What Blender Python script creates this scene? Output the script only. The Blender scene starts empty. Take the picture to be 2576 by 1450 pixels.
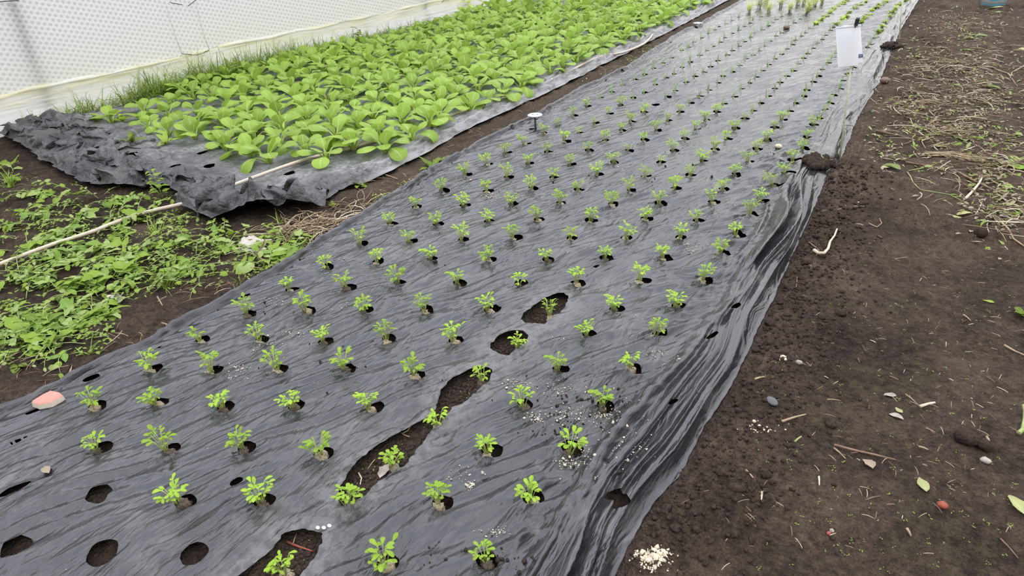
import bpy, math, random
import numpy as np
from mathutils import Vector, Matrix, Euler

SC = bpy.context.scene
COL = SC.collection
PI = math.pi
# ---------------------------------------------------------------- camera
F_PX = 1717.0
PITCH, ROLL, YAW = .5259, .0648, -.5865
CAM_H = 1.45


def cam_axes():
    cy, sy, cp, sp = math.cos(YAW), math.sin(YAW), math.cos(PITCH), math.sin(PITCH)
    fwd = np.array([sy * cp, cy * cp, -sp])
    right = np.array([cy, -sy, 0])
    down = np.cross(fwd, right)
    cr, sr = math.cos(ROLL), math.sin(ROLL)
    return np.stack([cr * right + sr * down, -sr * right + cr * down, fwd])


RC = cam_axes()
cam = bpy.data.cameras.new('camera')
cam.sensor_width = 36.0
cam.lens = F_PX / 2576 * 36
cam.clip_start = .05
cam.dof.use_dof = True
cam.dof.focus_distance = 2.9
cam.dof.aperture_fstop = 7.0
camo = bpy.data.objects.new('camera', cam)
COL.objects.link(camo)
m3 = Matrix([[RC[0][i], -RC[1][i], -RC[2][i]] for i in range(3)])
camo.matrix_world = Matrix.Translation((0, 0, CAM_H)) @ m3.to_4x4()
SC.camera = camo
SC.view_settings.view_transform = 'Standard'
SC.view_settings.look = 'None'
SC.view_settings.gamma = 1
SC.view_settings.use_curve_mapping = False
SC.view_settings.exposure = 0.12

# ---------------------------------------------------------------- sky: bright overcast seen through the tunnel film
W = bpy.data.worlds.new('sky')
SC.world = W
W.use_nodes = True
nt = W.node_tree
nt.nodes.clear()
N = nt.nodes.new
tc = N('ShaderNodeTexCoord')
sep = N('ShaderNodeSeparateXYZ')
nt.links.new(tc.outputs['Generated'], sep.inputs[0])


def sky_ramp(stops):
    o = N('ShaderNodeValToRGB')
    nt.links.new(sep.outputs['Z'], o.inputs[0])
    el = o.color_ramp.elements
    while len(el) < len(stops):
        el.new(.5)
    for e, (p, c) in zip(el, stops):
        e.position = p
        e.color = (*c, 1)
    return o


# sky shaped for contrast in the film's reflections: bright ahead, darker sides and rear
ahead = sky_ramp([(0.0, (.80, .80, .80)), (.10, (1.65, 1.65, 1.65)), (.28, (1.70, 1.70, 1.73)), (.42, (2.0, 2.02, 2.1)), (.60, (3.15, 3.24, 3.5)), (.80, (3.2, 3.3, 3.65)), (1.0, (2.5, 2.62, 2.95))])
rear = sky_ramp([(0.0, (.16, .16, .15)), (.14, (.26, .26, .25)), (.34, (.80, .80, .80)), (.52, (1.6, 1.63, 1.7)), (.74, (2.7, 2.8, 3.05)), (1.0, (2.5, 2.62, 2.95))])
dot = N('ShaderNodeVectorMath')
dot.operation = 'DOT_PRODUCT'
nt.links.new(tc.outputs['Generated'], dot.inputs[0])
dot.inputs[1].default_value = (-.40, .917, 0)
mr = N('ShaderNodeMapRange')
mr.interpolation_type = 'SMOOTHSTEP'
nt.links.new(dot.outputs['Value'], mr.inputs['Value'])
mr.inputs['From Min'].default_value = -.35
mr.inputs['From Max'].default_value = .75
ramp = N('ShaderNodeMix')
ramp.data_type = 'RGBA'
nt.links.new(mr.outputs[0], ramp.inputs[0])
nt.links.new(rear.outputs[0], ramp.inputs[6])
nt.links.new(ahead.outputs[0], ramp.inputs[7])
bg = N('ShaderNodeBackground')
bg.inputs['Strength'].default_value = 1.0
nt.links.new(ramp.outputs[2], bg.inputs['Color'])
wo = N('ShaderNodeOutputWorld')
nt.links.new(bg.outputs[0], wo.inputs[0])

# weak diffuse sun through the cloud and the film
sl = bpy.data.lights.new('veiled_sun', 'SUN')
sl.energy = 1.0
sl.angle = math.radians(70)
sl.color = (1, .98, .94)
so = bpy.data.objects.new('veiled_sun', sl)
so.rotation_euler = (math.radians(28), math.radians(8), math.radians(40))
COL.objects.link(so)

RNG = random.Random(7)
NR = np.random.default_rng(11)


# ---------------------------------------------------------------- numeric helpers
def _perm(seed):
    r = np.random.default_rng(seed)
    a = r.random(256) * 2 * PI
    return r.permutation(256), np.cos(a), np.sin(a)


_PC = {}


def perlin(x, y, seed=0):
    if seed not in _PC:
        _PC[seed] = _perm(seed)
    p, gx, gy = _PC[seed]
    x = np.asarray(x, float)
    y = np.asarray(y, float)
    xi = np.floor(x).astype(int)
    yi = np.floor(y).astype(int)
    xf, yf = x - xi, y - yi
    u = xf * xf * xf * (xf * (xf * 6 - 15) + 10)
    v = yf * yf * yf * (yf * (yf * 6 - 15) + 10)

    def g(i, j, a, b):
        h = p[(p[i & 255] + j) & 255]
        return gx[h] * a + gy[h] * b
    n00 = g(xi, yi, xf, yf)
    n10 = g(xi + 1, yi, xf - 1, yf)
    n01 = g(xi, yi + 1, xf, yf - 1)
    n11 = g(xi + 1, yi + 1, xf - 1, yf - 1)
    a = n00 + u * (n10 - n00)
    b = n01 + u * (n11 - n01)
    return (a + v * (b - a)) * 1.5


def fbm(x, y, seed=0, octs=3):
    s, a, t = 0, 1.0, 0
    for o in range(octs):
        s = s + a * perlin(x * 2 ** o, y * 2 ** o, seed + o)
        t += a
        a *= .5
    return s / t


def sstep(a, b, x):
    t = np.clip((np.asarray(x, float) - a) / (b - a), 0, 1)
    return t * t * (3 - 2 * t)


def tri(x):
    return np.abs((np.asarray(x) % 1.0) * 2 - 1)


def ray(px, py):
    return np.array([(px - 1288) / F_PX, (py - 725) / F_PX, 1.0]) @ RC


def at(px, py, z=0.0):
    d = ray(px, py)
    t = (z - CAM_H) / d[2]
    return Vector((d[0] * t, d[1] * t, z))


def proj(v):
    c = RC @ (np.array(v, float) - [0, 0, CAM_H])
    return 1288 + F_PX * c[0] / c[2], 725 + F_PX * c[1] / c[2], c[2]


# ---------------------------------------------------------------- layout read from the photo
Z_EDGE = -.035
LEFT_EDGE = [at(*p, Z_EDGE) for p in [(0, 1040), (80, 1010), (160, 965), (240, 920), (330, 880), (480, 800), (620, 720),
             (700, 675), (760, 640), (830, 590), (905, 545), (1000, 480), (1100, 420), (1200, 365), (1330, 300),
             (1450, 230), (1560, 180), (1700, 90), (1760, 62), (1870, 0)]]
RIGHT_EDGE = [at(*p, Z_EDGE) for p in [(1550, 1450), (1580, 1370), (1640, 1270), (1720, 1170), (1800, 1030), (1860, 930),
              (1930, 780), (1990, 650), (2040, 540), (2085, 430), (2115, 400), (2160, 290), (2210, 210), (2243, 130),
              (2262, 80), (2310, 0)]]


def edge_fn(pts, y0, y1):
    ys = [y0] + [p.y for p in pts] + [y1]
    xs = [pts[0].x] + [p.x for p in pts] + [pts[-1].x]
    return lambda y: np.interp(y, ys, xs)


XL = edge_fn(LEFT_EDGE, -2, 14)
XR = edge_fn(RIGHT_EDGE, -2, 14)
NEAR_PX = [(0, 340), (60, 370), (130, 420), (200, 460), (250, 475), (330, 475), (430, 475), (470, 532), (530, 562), (600, 548),
           (680, 545), (760, 556), (815, 515)]
NEAR = [at(*p, -.03) for p in NEAR_PX]
BOK_R = [at(*p, -.03) for p in [(815, 515), (850, 478), (940, 450), (1000, 420), (1080, 380), (1160, 330), (1250, 290), (1370, 235),
         (1500, 170), (1700, 70), (1830, 0)]]
XBR = edge_fn(BOK_R, 0, 14)
WALL_PTS = [at(*p, -.03) for p in [(27, 329), (250, 275), (920, 100), (1030, 76), (1173, 38), (1300, 8)]]
_wy = np.array([p.y for p in WALL_PTS])
_wx = np.array([p.x for p in WALL_PTS])
WA, WB = np.polyfit(_wy, _wx, 1)


def XW(y):
    return WA * np.asarray(y, float) + WB


ROWS = {
 -5: [(712, 1432), (965, 1425), (1222, 1420)],
 -4: [(450, 1265), (655, 1268), (873, 1272), (1103, 1270), (1335, 1270)],
 -3: [(240, 1130), (416, 1132), (607, 1128), (805, 1145), (983, 1160), (1225, 1142), (1432, 1142)],
 -2: [(235, 1022), (390, 1017), (560, 1025), (738, 1028), (928, 1032), (1100, 1066), (1315, 1025), (1515, 1030)],
 -1: [(375, 932), (530, 935), (697, 930), (865, 930), (1042, 945), (1212, 952), (1402, 935), (1585, 935)],
 0: [(503, 858), (652, 855), (812, 858), (970, 855), (1140, 857), (1299, 870), (1475, 845), (1648, 845)],
 1: [(620, 793), (767, 785), (915, 783), (1067, 782), (1227, 785), (1382, 785), (1543, 778), (1700, 775)],
 2: [(728, 728), (868, 725), (1000, 715), (1150, 713), (1305, 715), (1450, 713), (1610, 708), (1767, 707)],
 3: [(820, 672), (948, 660), (1083, 655), (1227, 655), (1375, 655), (1522, 650), (1668, 652), (1812, 645)],
 4: [(905, 615), (1027, 610), (1160, 605), (1290, 602), (1435, 600), (1574, 600), (1710, 603), (1850, 597)],
 5: [(980, 563), (1097, 565), (1227, 558), (1352, 557), (1485, 555), (1624, 555), (1752, 557), (1884, 550)],
 6: [(1045, 520), (1165, 520), (1285, 517), (1408, 515), (1537, 515), (1657, 515), (1790, 512), (1910, 512)],
 7: [(1112, 480), (1225, 480), (1338, 479), (1455, 479), (1582, 479), (1696, 477), (1817, 478), (1941, 474)],
 8: [(1170, 440), (1274, 446), (1390, 446), (1502, 441), (1622, 444), (1736, 441), (1847, 441), (1972, 442)],
 9: [(1225, 416), (1329, 412), (1433, 414), (1544, 409), (1661, 408), (1765, 405), (1881, 410), (1993, 407)],
 10: [(1272, 387), (1376, 384), (1480, 380), (1580, 378), (1692, 379), (1797, 377), (1904, 375), (2018, 378)],
 11: [(1318, 361), (1419, 357), (1522, 353), (1618, 355), (1721, 351), (1826, 351), (1929, 351), (2030, 345)],
 12: [(1366, 335), (1456, 335), (1562, 329), (1649, 329), (1749, 326), (1848, 326), (1947, 322), (2045, 318)],
 13: [(1403, 315), (1494, 311), (1585, 306), (1679, 305), (1775, 303), (1872, 300), (1965, 303)],
 14: [(1442, 290), (1530, 287), (1620, 283), (1709, 282), (1801, 282)],
 15: [(1476, 268), (1560, 264)]}
CHIVES = {
 13: [(2061, 300)],
 14: [(1892, 279), (1984, 282), (2074, 279)],
 15: [(1649, 263), (1734, 261), (1820, 262), (1911, 261), (2000, 261), (2087, 260)],
 16: [(1508, 247), (1592, 246), (1675, 246), (1758, 244), (1844, 244), (1930, 242), (2020, 243), (2096, 239)],
 17: [(1539, 231), (1620, 231), (1698, 229), (1781, 226), (1863, 224), (1949, 224), (2029, 227), (2112, 224)],
 18: [(1566, 215), (1647, 213), (1725, 209), (1804, 209), (1884, 210), (1962, 208), (2043, 208), (2119, 205)],
 19: [(1596, 200), (1673, 197), (1746, 193), (1818, 193), (1900, 194), (1978, 192), (2056, 192), (2130, 190)],
 20: [(1621, 186), (1695, 185), (1768, 182), (1841, 180), (1917, 179), (1994, 177), (2069, 176), (2145, 171)],
 21: [(1643, 172), (1715, 169), (1787, 168), (1859, 166), (1933, 163), (2007, 161), (2081, 159)],
 22: [(1667, 159), (1735, 155), (1806, 153), (1874, 148), (1948, 148), (2020, 147), (2092, 146)],
 23: [(1688, 145), (1758, 140), (1827, 139), (1893, 138), (1965, 137), (2032, 135), (2100, 134), (2182, 120)],
 24: [(1714, 127), (1777, 128), (1841, 127), (1909, 128), (1978, 124), (2044, 122), (2191, 109)],
 25: [(1731, 119), (1792, 117), (1857, 116), (1924, 115), (1991, 112), (2056, 109), (2201, 95)],
 26: [(1742, 106), (1810, 106), (1870, 105), (1937, 104), (2000, 102), (2067, 100), (2209, 80)],
 27: [(1765, 95), (1822, 95), (1887, 94), (1951, 92), (2014, 91), (2075, 90)],
 28: [(1782, 85), (1840, 84), (1899, 84), (1964, 83), (2025, 82), (2088, 77)],
 29: [(1796, 75), (1857, 76), (1916, 75), (1973, 73), (2035, 71), (2097, 69)],
 30: [(1806, 67), (1872, 66), (1932, 64), (1983, 64)],
 31: [(1825, 60), (1885, 58), (1941, 57), (1997, 57)],
 32: [(1841, 52), (1894, 50), (1950, 49), (2013, 48)],
 33: [(1857, 44), (1912, 42), (1966, 42)]}
DILL = [(1885, 31), (1934, 31), (1964, 18), (1988, 29), (2007, 14), (2030, 33), (2037, 24), (2049, 16), (2069, 9), (1927, 8), (2023, 7), (1910, 20)]
LETTUCE = [[(2054, 60), (2065, 50), (2076, 41), (2087, 31), (2097, 22), (2108, 15), (2120, 8), (2131, 1)],
           [(2107, 60), (2121, 47), (2128, 42), (2136, 32), (2151, 22), (2163, 13), (2175, 5)],
           [(2167, 57), (2177, 46), (2187, 38), (2194, 28), (2204, 20), (2215, 12), (2228, 4)],
           [(2208, 79), (2220, 67), (2228, 55), (2236, 42), (2244, 31), (2252, 22), (2264, 12), (2278, 2)]]
EMPTY_HOLES = [(257, 1390, 1.15), (490, 1395, 1.05), (40, 1378, 1.05), (248, 1243, 1.0), (1552, 1255, .9), (1649, 263, .8)]
SLITS = [(232, 955, .034, .010), (87, 1037, .03, .008), (400, 877, .02, .006), (612, 745, .035, .010), (712, 683, .035, .010), (1337, 318, .03, .012),
         (1352, 300, .02, .008), (1520, 203, .03, .016), (1430, 232, .022, .012), (50, 1110, .035, .007), (40, 1232, .05, .012), (595, 1212, .02, .012), (1750, 66, .04, .02),
         (1685, 108, .03, .02), (1568, 178, .03, .012), (1848, 772, .03, .012), (1790, 845, .04, .010), (1690, 1012, .02, .008), (1016, 1008, .012, .004), (1193, 1070, .012, .004),
         (1990, 676, .012, .008), (1500, 672, .03, .008)]
TORN_PX = [
 [(1308, 806), (1322, 790), (1345, 770), (1380, 748), (1405, 741), (1430, 746), (1427, 768), (1410, 786), (1395, 800), (1372, 822), (1345, 818), (1320, 814)],
 [(1232, 880), (1238, 865), (1255, 850), (1290, 838), (1315, 835), (1327, 845), (1327, 860), (1303, 880), (1278, 897), (1262, 893), (1245, 886)],
 [(1100, 1012), (1110, 985), (1135, 960), (1165, 940), (1200, 927), (1230, 922), (1239, 934), (1230, 962), (1210, 975), (1190, 1000), (1163, 1024), (1140, 1033), (1122, 1056),
  (1104, 1075), (1088, 1088), (1068, 1114), (1035, 1150), (1018, 1170), (990, 1180), (968, 1200), (940, 1228), (918, 1252), (885, 1270), (858, 1279), (850, 1250), (856, 1224),
  (872, 1202), (897, 1170), (927, 1140), (955, 1123), (1000, 1096), (1050, 1066), (1082, 1048), (1098, 1032)],
 [(560, 1490), (620, 1438), (655, 1410), (690, 1380), (715, 1350), (735, 1338), (770, 1335), (810, 1344), (811, 1370), (797, 1400), (775, 1425), (752, 1455), (730, 1500), (640, 1520)],
]
TORN = [[(at(*p).x, at(*p).y) for p in poly] for poly in TORN_PX]


def in_poly(px, py, poly):
    poly = np.asarray(poly)
    ins = np.zeros(np.shape(px), bool)
    x0, y0 = poly[-1]
    for x1, y1 in poly:
        c = ((y1 > py) != (y0 > py)) & (px < (x0 - x1) * (py - y1) / (y0 - y1 + 1e-12) + x1)
        ins ^= c
        x0, y0 = x1, y1
    return ins


def poly_near(px, py, poly):
    """nearest point of the polygon outline to each point"""
    poly = np.asarray(poly)
    bd = np.full(px.shape, 1e9)
    bx, by = px.copy(), py.copy()
    for i in range(len(poly)):
        a, b = poly[i - 1], poly[i]
        d = b - a
        t = np.clip(((px - a[0]) * d[0] + (py - a[1]) * d[1]) / (d @ d + 1e-12), 0, 1)
        qx, qy = a[0] + t * d[0], a[1] + t * d[1]
        dd = (px - qx) ** 2 + (py - qy) ** 2
        m = dd < bd
        bd[m], bx[m], by[m] = dd[m], qx[m], qy[m]
    return bx, by, np.sqrt(bd)


def rough_poly(poly, seed, step=.008, amp=.0035):
    out = []
    n = len(poly)
    for i in range(n):
        a, b = np.array(poly[i]), np.array(poly[(i + 1) % n])
        k = max(1, int(np.linalg.norm(b - a) / step))
        for j in range(k):
            p = a + (b - a) * j / k
            w = amp * np.array([perlin(p[0] * 60, p[1] * 60, seed), perlin(p[0] * 60, p[1] * 60, seed + 1)])
            out.append(p + w * 1.5)
    return np.array(out)


HOLES = []          # (cx, cy, rx, ry, angle) of the round planting holes
_r = random.Random(3)
for dct, rad in ((ROWS, .031), (CHIVES, .027)):
    for r, row in dct.items():
        for (x, y) in row:
            p = at(x, y)
            if any(in_poly(np.array(p.x), np.array(p.y), t) for t in TORN):
                continue
            HOLES.append((p.x + _r.uniform(.000, .014), p.y + _r.uniform(.006, .018), rad * _r.uniform(.85, 1.12), rad * _r.uniform(.75, 1.0), _r.uniform(-.6, .6)))
for (x, y, s) in EMPTY_HOLES:
    p = at(x, y)
    HOLES.append((p.x, p.y, .037 * s, .034 * s, _r.uniform(-.5, .5)))
for q in DILL + sum(LETTUCE, []):
    p = at(*q)
    if q[0] % 3 == 0:
        HOLES.append((p.x + .01, p.y, .024, .022, 0))
SLIT_H = []
for (x, y, a, b) in SLITS:
    p = at(x, y)
    SLIT_H.append((p.x, p.y, a, b, 1.25))


# ---------------------------------------------------------------- surfaces
def wr(x, y, ang, lam, stretch, seed, warp=.3):
    """stretched crease noise, the streaks run at ANG from +y towards +x"""
    c, s = math.cos(ang), math.sin(ang)
    p = x * s + y * c
    q = x * c - y * s
    q = q + warp * lam * 2 * perlin(x / (lam * 6), y / (lam * 6), seed + 5)
    return perlin(q / lam, p / (lam * stretch), seed)


def sheet_z(x, y):
    """height of the front mulch film"""
    x = np.asarray(x, float)
    y = np.asarray(y, float)
    xl, xr = XL(y), XR(y)
    tl, tr = x - xl, xr - x
    z = .006 * fbm(x / .5, y / .5, 21, 2)
    ang = math.radians(27)
    far = 1 - .45 * sstep(3, 7, y)
    a1 = wr(x, y, ang, .05, 7, 31)
    a2 = wr(x, y, math.radians(22), .024, 8, 37)
    a3 = wr(x, y, math.radians(34), .10, 5, 43)
    patch = .55 + .45 * sstep(-.3, .4, fbm(x / .35, y / .35, 51, 2))
    calm = 1 - .5 * sstep(.9, .5, y) * sstep(-1.9, -1.4, x)
    z = z + far * patch * calm * sstep(.10, .24, tr) * (.0085 * (1 - np.abs(a1) * 2) + .0036 * (1 - 2 * np.abs(a2)) + .009 * a3)
    # gathers that fan in towards the bunched hem
    g = sstep(.75, .15, tr)
    hem_w = .22 + .78 * sstep(4.6, 3.7, y)
    a4 = wr(x, y, math.radians(40), .055, 6, 61)
    z = z + g * sstep(.13, .26, tr) * .013 * (1 - 2 * np.abs(a4)) * (.5 + .5 * hem_w)
    # bunched pleats along the hem: long, narrow, leaning
    wob = .045 * perlin(y / 1.1, y * 0 + 3.3, 71) + .010 * perlin(y / .33, y * 0 + 1.1, 72)
    s = tr + wob * sstep(.0, .05, tr)
    env = sstep(.004, .022, s) * sstep(.225, .165, s)
    amp = np.clip(.80 + .75 * perlin(y / .9, s * 2, 73), .22, 1.35) * hem_w
    ph = s / .056 + .75 * perlin(y / .9, s * 4, 75)
    pleat = (1 - tri(ph)) ** 1.2 + .18 * (1 - tri(ph * 2.7 + .3))
    z = z + env * amp * (.040 * pleat - .008)
    z = z + (1 - hem_w) * sstep(.01, .06, tr) * .020 * wr(x, y, -.08, .085, 7, 79) * sstep(.34, .2, tr)
    s2 = tr + .07 * perlin(y / .6, y * 0 + 5.5, 77)
    z = z + hem_w * .022 * np.exp(-((s2 - .155) / .020) ** 2) + hem_w * .012 * np.exp(-((s2 - .26) / .018) ** 2)
    # edges run down onto the soil
    z = z - .040 * sstep(.075, .0, tr) - .038 * sstep(.052, .0, tl)
    # turned-under hem along the other side
    wl = .012 * perlin(y / .3, y * 0 + 7.7, 81)
    z = z + .026 * np.exp(-(np.abs(tl - .060 - wl) / .012) ** 1.4) * (.8 + .35 * perlin(y / .35, y * 0, 82)) - .016 * np.exp(-((tl - .086 - wl) / .010) ** 2)
    # film sags a little at each hole
    for (cx, cy, rx, ry, a) in NEAR_HOLES(x, y):
        d = np.hypot(x - cx, y - cy)
        z = z - .005 * np.exp(-(d / .055) ** 2)
    # peg pulls the film down
    for (px, py) in PEGS:
        p = at(px, py)
        d = np.hypot(x - p.x, y - p.y)
        z = z - .025 * np.exp(-(d / .10) ** 2)
    return z


PEGS = [(1347, 318), (1755, 66)]


def NEAR_HOLES(x, y):
    if np.size(x) > 2000:
        return HOLES
    x0, x1, y0, y1 = np.min(x) - .1, np.max(x) + .1, np.min(y) - .1, np.max(y) + .1
    return [h for h in HOLES if x0 < h[0] < x1 and y0 < h[1] < y1]


def soil_z(x, y):
    x = np.asarray(x, float)
    y = np.asarray(y, float)
    xl, xr = XL(y), XR(y)
    inside = sstep(-.06, .10, x - xl) * sstep(-.03, .10, xr - x)
    base = -.052 + .006 * fbm(x / .7, y / .7, 101, 2)
    d = x - xr
    base = base + .022 * sstep(-.02, .05, d) * sstep(.42, .10, d)
    # foot path rises a bit away from the bed
    base = base + .02 * sstep(.2, 1.0, d)
    b1 = np.abs(perlin(x / .050, y / .050, 103))
    b2 = np.abs(perlin(x / .023, y / .023, 104))
    b3 = np.abs(perlin(x / .015, y / .015, 106))
    crumb = .5 + .6 * sstep(-2.4, -2.7, x) + .9 * sstep(.45, .05, d) * sstep(-.1, 0, d) + .5 * sstep(-.2, .5, fbm(x / .5, y / .5, 105, 2))
    rgh = sstep(2.6, 3.6, y) * sstep(-.1, .2, d)
    lumps = (.016 + .012 * rgh + .008 * sstep(-2.4, -2.7, x)) * fbm(x / .16, y / .16, 102, 2) + rgh * .024 * np.abs(perlin(x / .10, y / .10, 108)) + crumb * (.011 * b1 + .008 * b2 + .003 * b3) - .008
    z = base + lumps * (1 - .55 * inside)
    bed = -.030 + .45 * lumps
    return z * (1 - inside) + bed * inside


def gp(px, py, dz=0.0):
    """point of the photo on the bare soil"""
    z = -.045
    for _ in range(5):
        p = at(px, py, z)
        z = float(soil_z(np.array([p.x]), np.array([p.y]))[0])
    p.z = z + dz
    return p


def fp(px, py, dz=0.0):
    """point of the photo on the front film"""
    z = 0.0
    for _ in range(3):
        p = at(px, py, z)
        z = float(sheet_z(np.array([p.x]), np.array([p.y]))[0])
    p.z = z + dz
    return p


# ---------------------------------------------------------------- object helpers
def link(o, parent=None):
    COL.objects.link(o)
    if parent is not None:
        o.parent = parent
    return o


def tag(o, label=None, cat=None, group=None, kind=None):
    if label:
        o['label'] = label
    if cat:
        o['category'] = cat
    if group:
        o['group'] = group
    if kind:
        o['kind'] = kind
    return o


def empty(name, loc, label=None, cat=None, group=None, rz=0.0, sc=1.0):
    o = bpy.data.objects.new(name, None)
    o.empty_display_size = .03
    o.location = loc
    o.rotation_euler = (0, 0, rz)
    o.scale = (sc, sc, sc)
    link(o)
    return tag(o, label, cat, group)


class MB:
    def __init__(self):
        self.v, self.f, self.uv, self.mi = [], [], [], []

    def add(self, verts, faces, uv=None, mi=0):
        b = len(self.v)
        self.v += [tuple(map(float, p)) for p in verts]
        self.uv += list(uv) if uv is not None else [(0, 0)] * len(verts)
        for f in faces:
            self.f.append([b + i for i in f])
            self.mi.append(mi)

    def grid(self, P, uv=None, mi=0, closed=False):
        """P: (n, m, 3) rows of points"""
        n, m = P.shape[:2]
        fs = []
        for i in range(n - 1):
            for j in range(m if closed else m - 1):
                k = (j + 1) % m
                fs.append((i * m + j, i * m + k, (i + 1) * m + k, (i + 1) * m + j))
        self.add(P.reshape(-1, 3), fs, None if uv is None else uv.reshape(-1, 2), mi)

    def tube(self, pts, r, sides=5, mi=0, caps=True, flat=1.0, up=None):
        pts = np.array([tuple(p) for p in pts], float)
        n = len(pts)
        rr = np.array(r if np.ndim(r) else [r] * n, float)
        t = np.gradient(pts, axis=0)
        t /= np.linalg.norm(t, axis=1)[:, None] + 1e-12
        ref = np.array(up if up is not None else ((0, 0, 1) if abs(t[0][2]) < .9 else (1, 0, 0)), float)
        P = np.zeros((n, sides, 3))
        for i in range(n):
            a = np.cross(t[i], ref)
            a /= np.linalg.norm(a) + 1e-12
            b = np.cross(a, t[i])
            for k in range(sides):
                th = 2 * PI * k / sides
                P[i, k] = pts[i] + rr[i] * (math.cos(th) * a + flat * math.sin(th) * b)
        uv = np.zeros((n, sides, 2))
        uv[..., 0] = np.linspace(0, 1, n)[:, None]
        uv[..., 1] = np.linspace(0, 1, sides)[None]
        b0 = len(self.v)
        self.grid(P, uv, mi, closed=True)
        if caps:
            self.f.append([b0 + k for k in reversed(range(sides))])
            self.mi.append(mi)
            self.f.append([b0 + (n - 1) * sides + k for k in range(sides)])
            self.mi.append(mi)

    def box(self, c, s, R=None, mi=0):
        c = np.array(c, float)
        h = np.array(s, float) / 2
        V = np.array([(x, y, z) for z in (-1, 1) for y in (-1, 1) for x in (-1, 1)], float) * h
        if R is not None:
            V = V @ np.array(R.to_3x3() if hasattr(R, 'to_3x3') else R).T
        self.add(V + c, [(0, 2, 3, 1), (4, 5, 7, 6), (0, 1, 5, 4), (2, 6, 7, 3), (0, 4, 6, 2), (1, 3, 7, 5)], mi=mi)

    def blob(self, c, r, seed=0, rough=.3, nu=8, nv=10, mi=0, freq=1.6):
        """irregular lump"""
        P = np.zeros((nu + 1, nv, 3))
        r = np.array(r if np.ndim(r) else (r, r, r), float)
        for i in range(nu + 1):
            ph = PI * i / nu
            for j in range(nv):
                th = 2 * PI * j / nv
                d = np.array([math.sin(ph) * math.cos(th), math.sin(ph) * math.sin(th), math.cos(ph)])
                k = 1 + rough * (float(perlin(d[0] * freq + seed * 1.7 + d[2] * freq * .7, d[1] * freq + seed * .9 - d[2] * freq, 7))
                                 + .5 * float(perlin(d[0] * freq * 2.3 + seed + d[2] * 2, d[1] * freq * 2.3 - d[2] * 2.9, 8)))
                P[i, j] = np.array(c) + d * r * k
        self.grid(P, None, mi, closed=True)

    def xform(self, M, start=0):
        for i in range(start, len(self.v)):
            self.v[i] = tuple(M @ Vector(self.v[i]))

    def mesh(self, name, mats, smooth=True):
        me = bpy.data.meshes.new(name)
        me.from_pydata(self.v, [], self.f)
        for m in (mats if isinstance(mats, (list, tuple)) else [mats]):
            me.materials.append(m)
        me.polygons.foreach_set('material_index', self.mi)
        me.polygons.foreach_set('use_smooth', [smooth] * len(self.f))
        ul = me.uv_layers.new(name='UVMap')
        li = np.empty(len(me.loops), int)
        me.loops.foreach_get('vertex_index', li)
        ul.data.foreach_set('uv', np.array(self.uv, float)[li].ravel())
        me.update()
        return me

    def build(self, name, mats, parent=None, smooth=True):
        return link(bpy.data.objects.new(name, self.mesh(name, mats, smooth)), parent)


def grid_object(name, V, keep, nr, nc, mats, uv=None, parent=None):
    """big height-field mesh from (nr*nc, 3) points and a (nr-1, nc-1) mask of quads"""
    i = np.arange(nr * nc).reshape(nr, nc)
    q = np.stack([i[:-1, :-1], i[:-1, 1:], i[1:, 1:], i[1:, :-1]], -1)[keep]
    used = np.zeros(nr * nc, bool)
    used[q.ravel()] = True
    remap = np.cumsum(used) - 1
    q = remap[q]
    v = V[used]
    me = bpy.data.meshes.new(name)
    me.vertices.add(len(v))
    me.vertices.foreach_set('co', v.ravel())
    me.loops.add(q.size)
    me.loops.foreach_set('vertex_index', q.ravel())
    me.polygons.add(len(q))
    me.polygons.foreach_set('loop_start', np.arange(len(q)) * 4)
    me.polygons.foreach_set('use_smooth', np.ones(len(q), bool))
    for m in (mats if isinstance(mats, (list, tuple)) else [mats]):
        me.materials.append(m)
    if uv is not None:
        ul = me.uv_layers.new(name='UVMap')
        ul.data.foreach_set('uv', uv[used][q.ravel()].ravel())
    me.update(calc_edges=True)
    me.validate()
    return link(bpy.data.objects.new(name, me), parent)


def copy_tree(o, parent=None):
    c = o.copy()
    COL.objects.link(c)
    if parent is not None:
        c.parent = parent
    for ch in o.children:
        copy_tree(ch, c)
    return c


ORD1 = 'first second third fourth fifth sixth seventh eighth ninth tenth eleventh twelfth thirteenth fourteenth fifteenth sixteenth seventeenth eighteenth nineteenth twentieth'.split()


def nth(n):
    if n <= 20:
        return ORD1[n - 1]
    t = {2: 'twent', 3: 'thirt', 4: 'fort'}[n // 10]
    return t + 'ieth' if n % 10 == 0 else t + 'y-' + ORD1[n % 10 - 1]


# ---------------------------------------------------------------- materials
def mat(name):
    m = bpy.data.materials.new(name)
    m.use_nodes = True
    t = m.node_tree
    t.nodes.clear()
    return m, t


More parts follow.
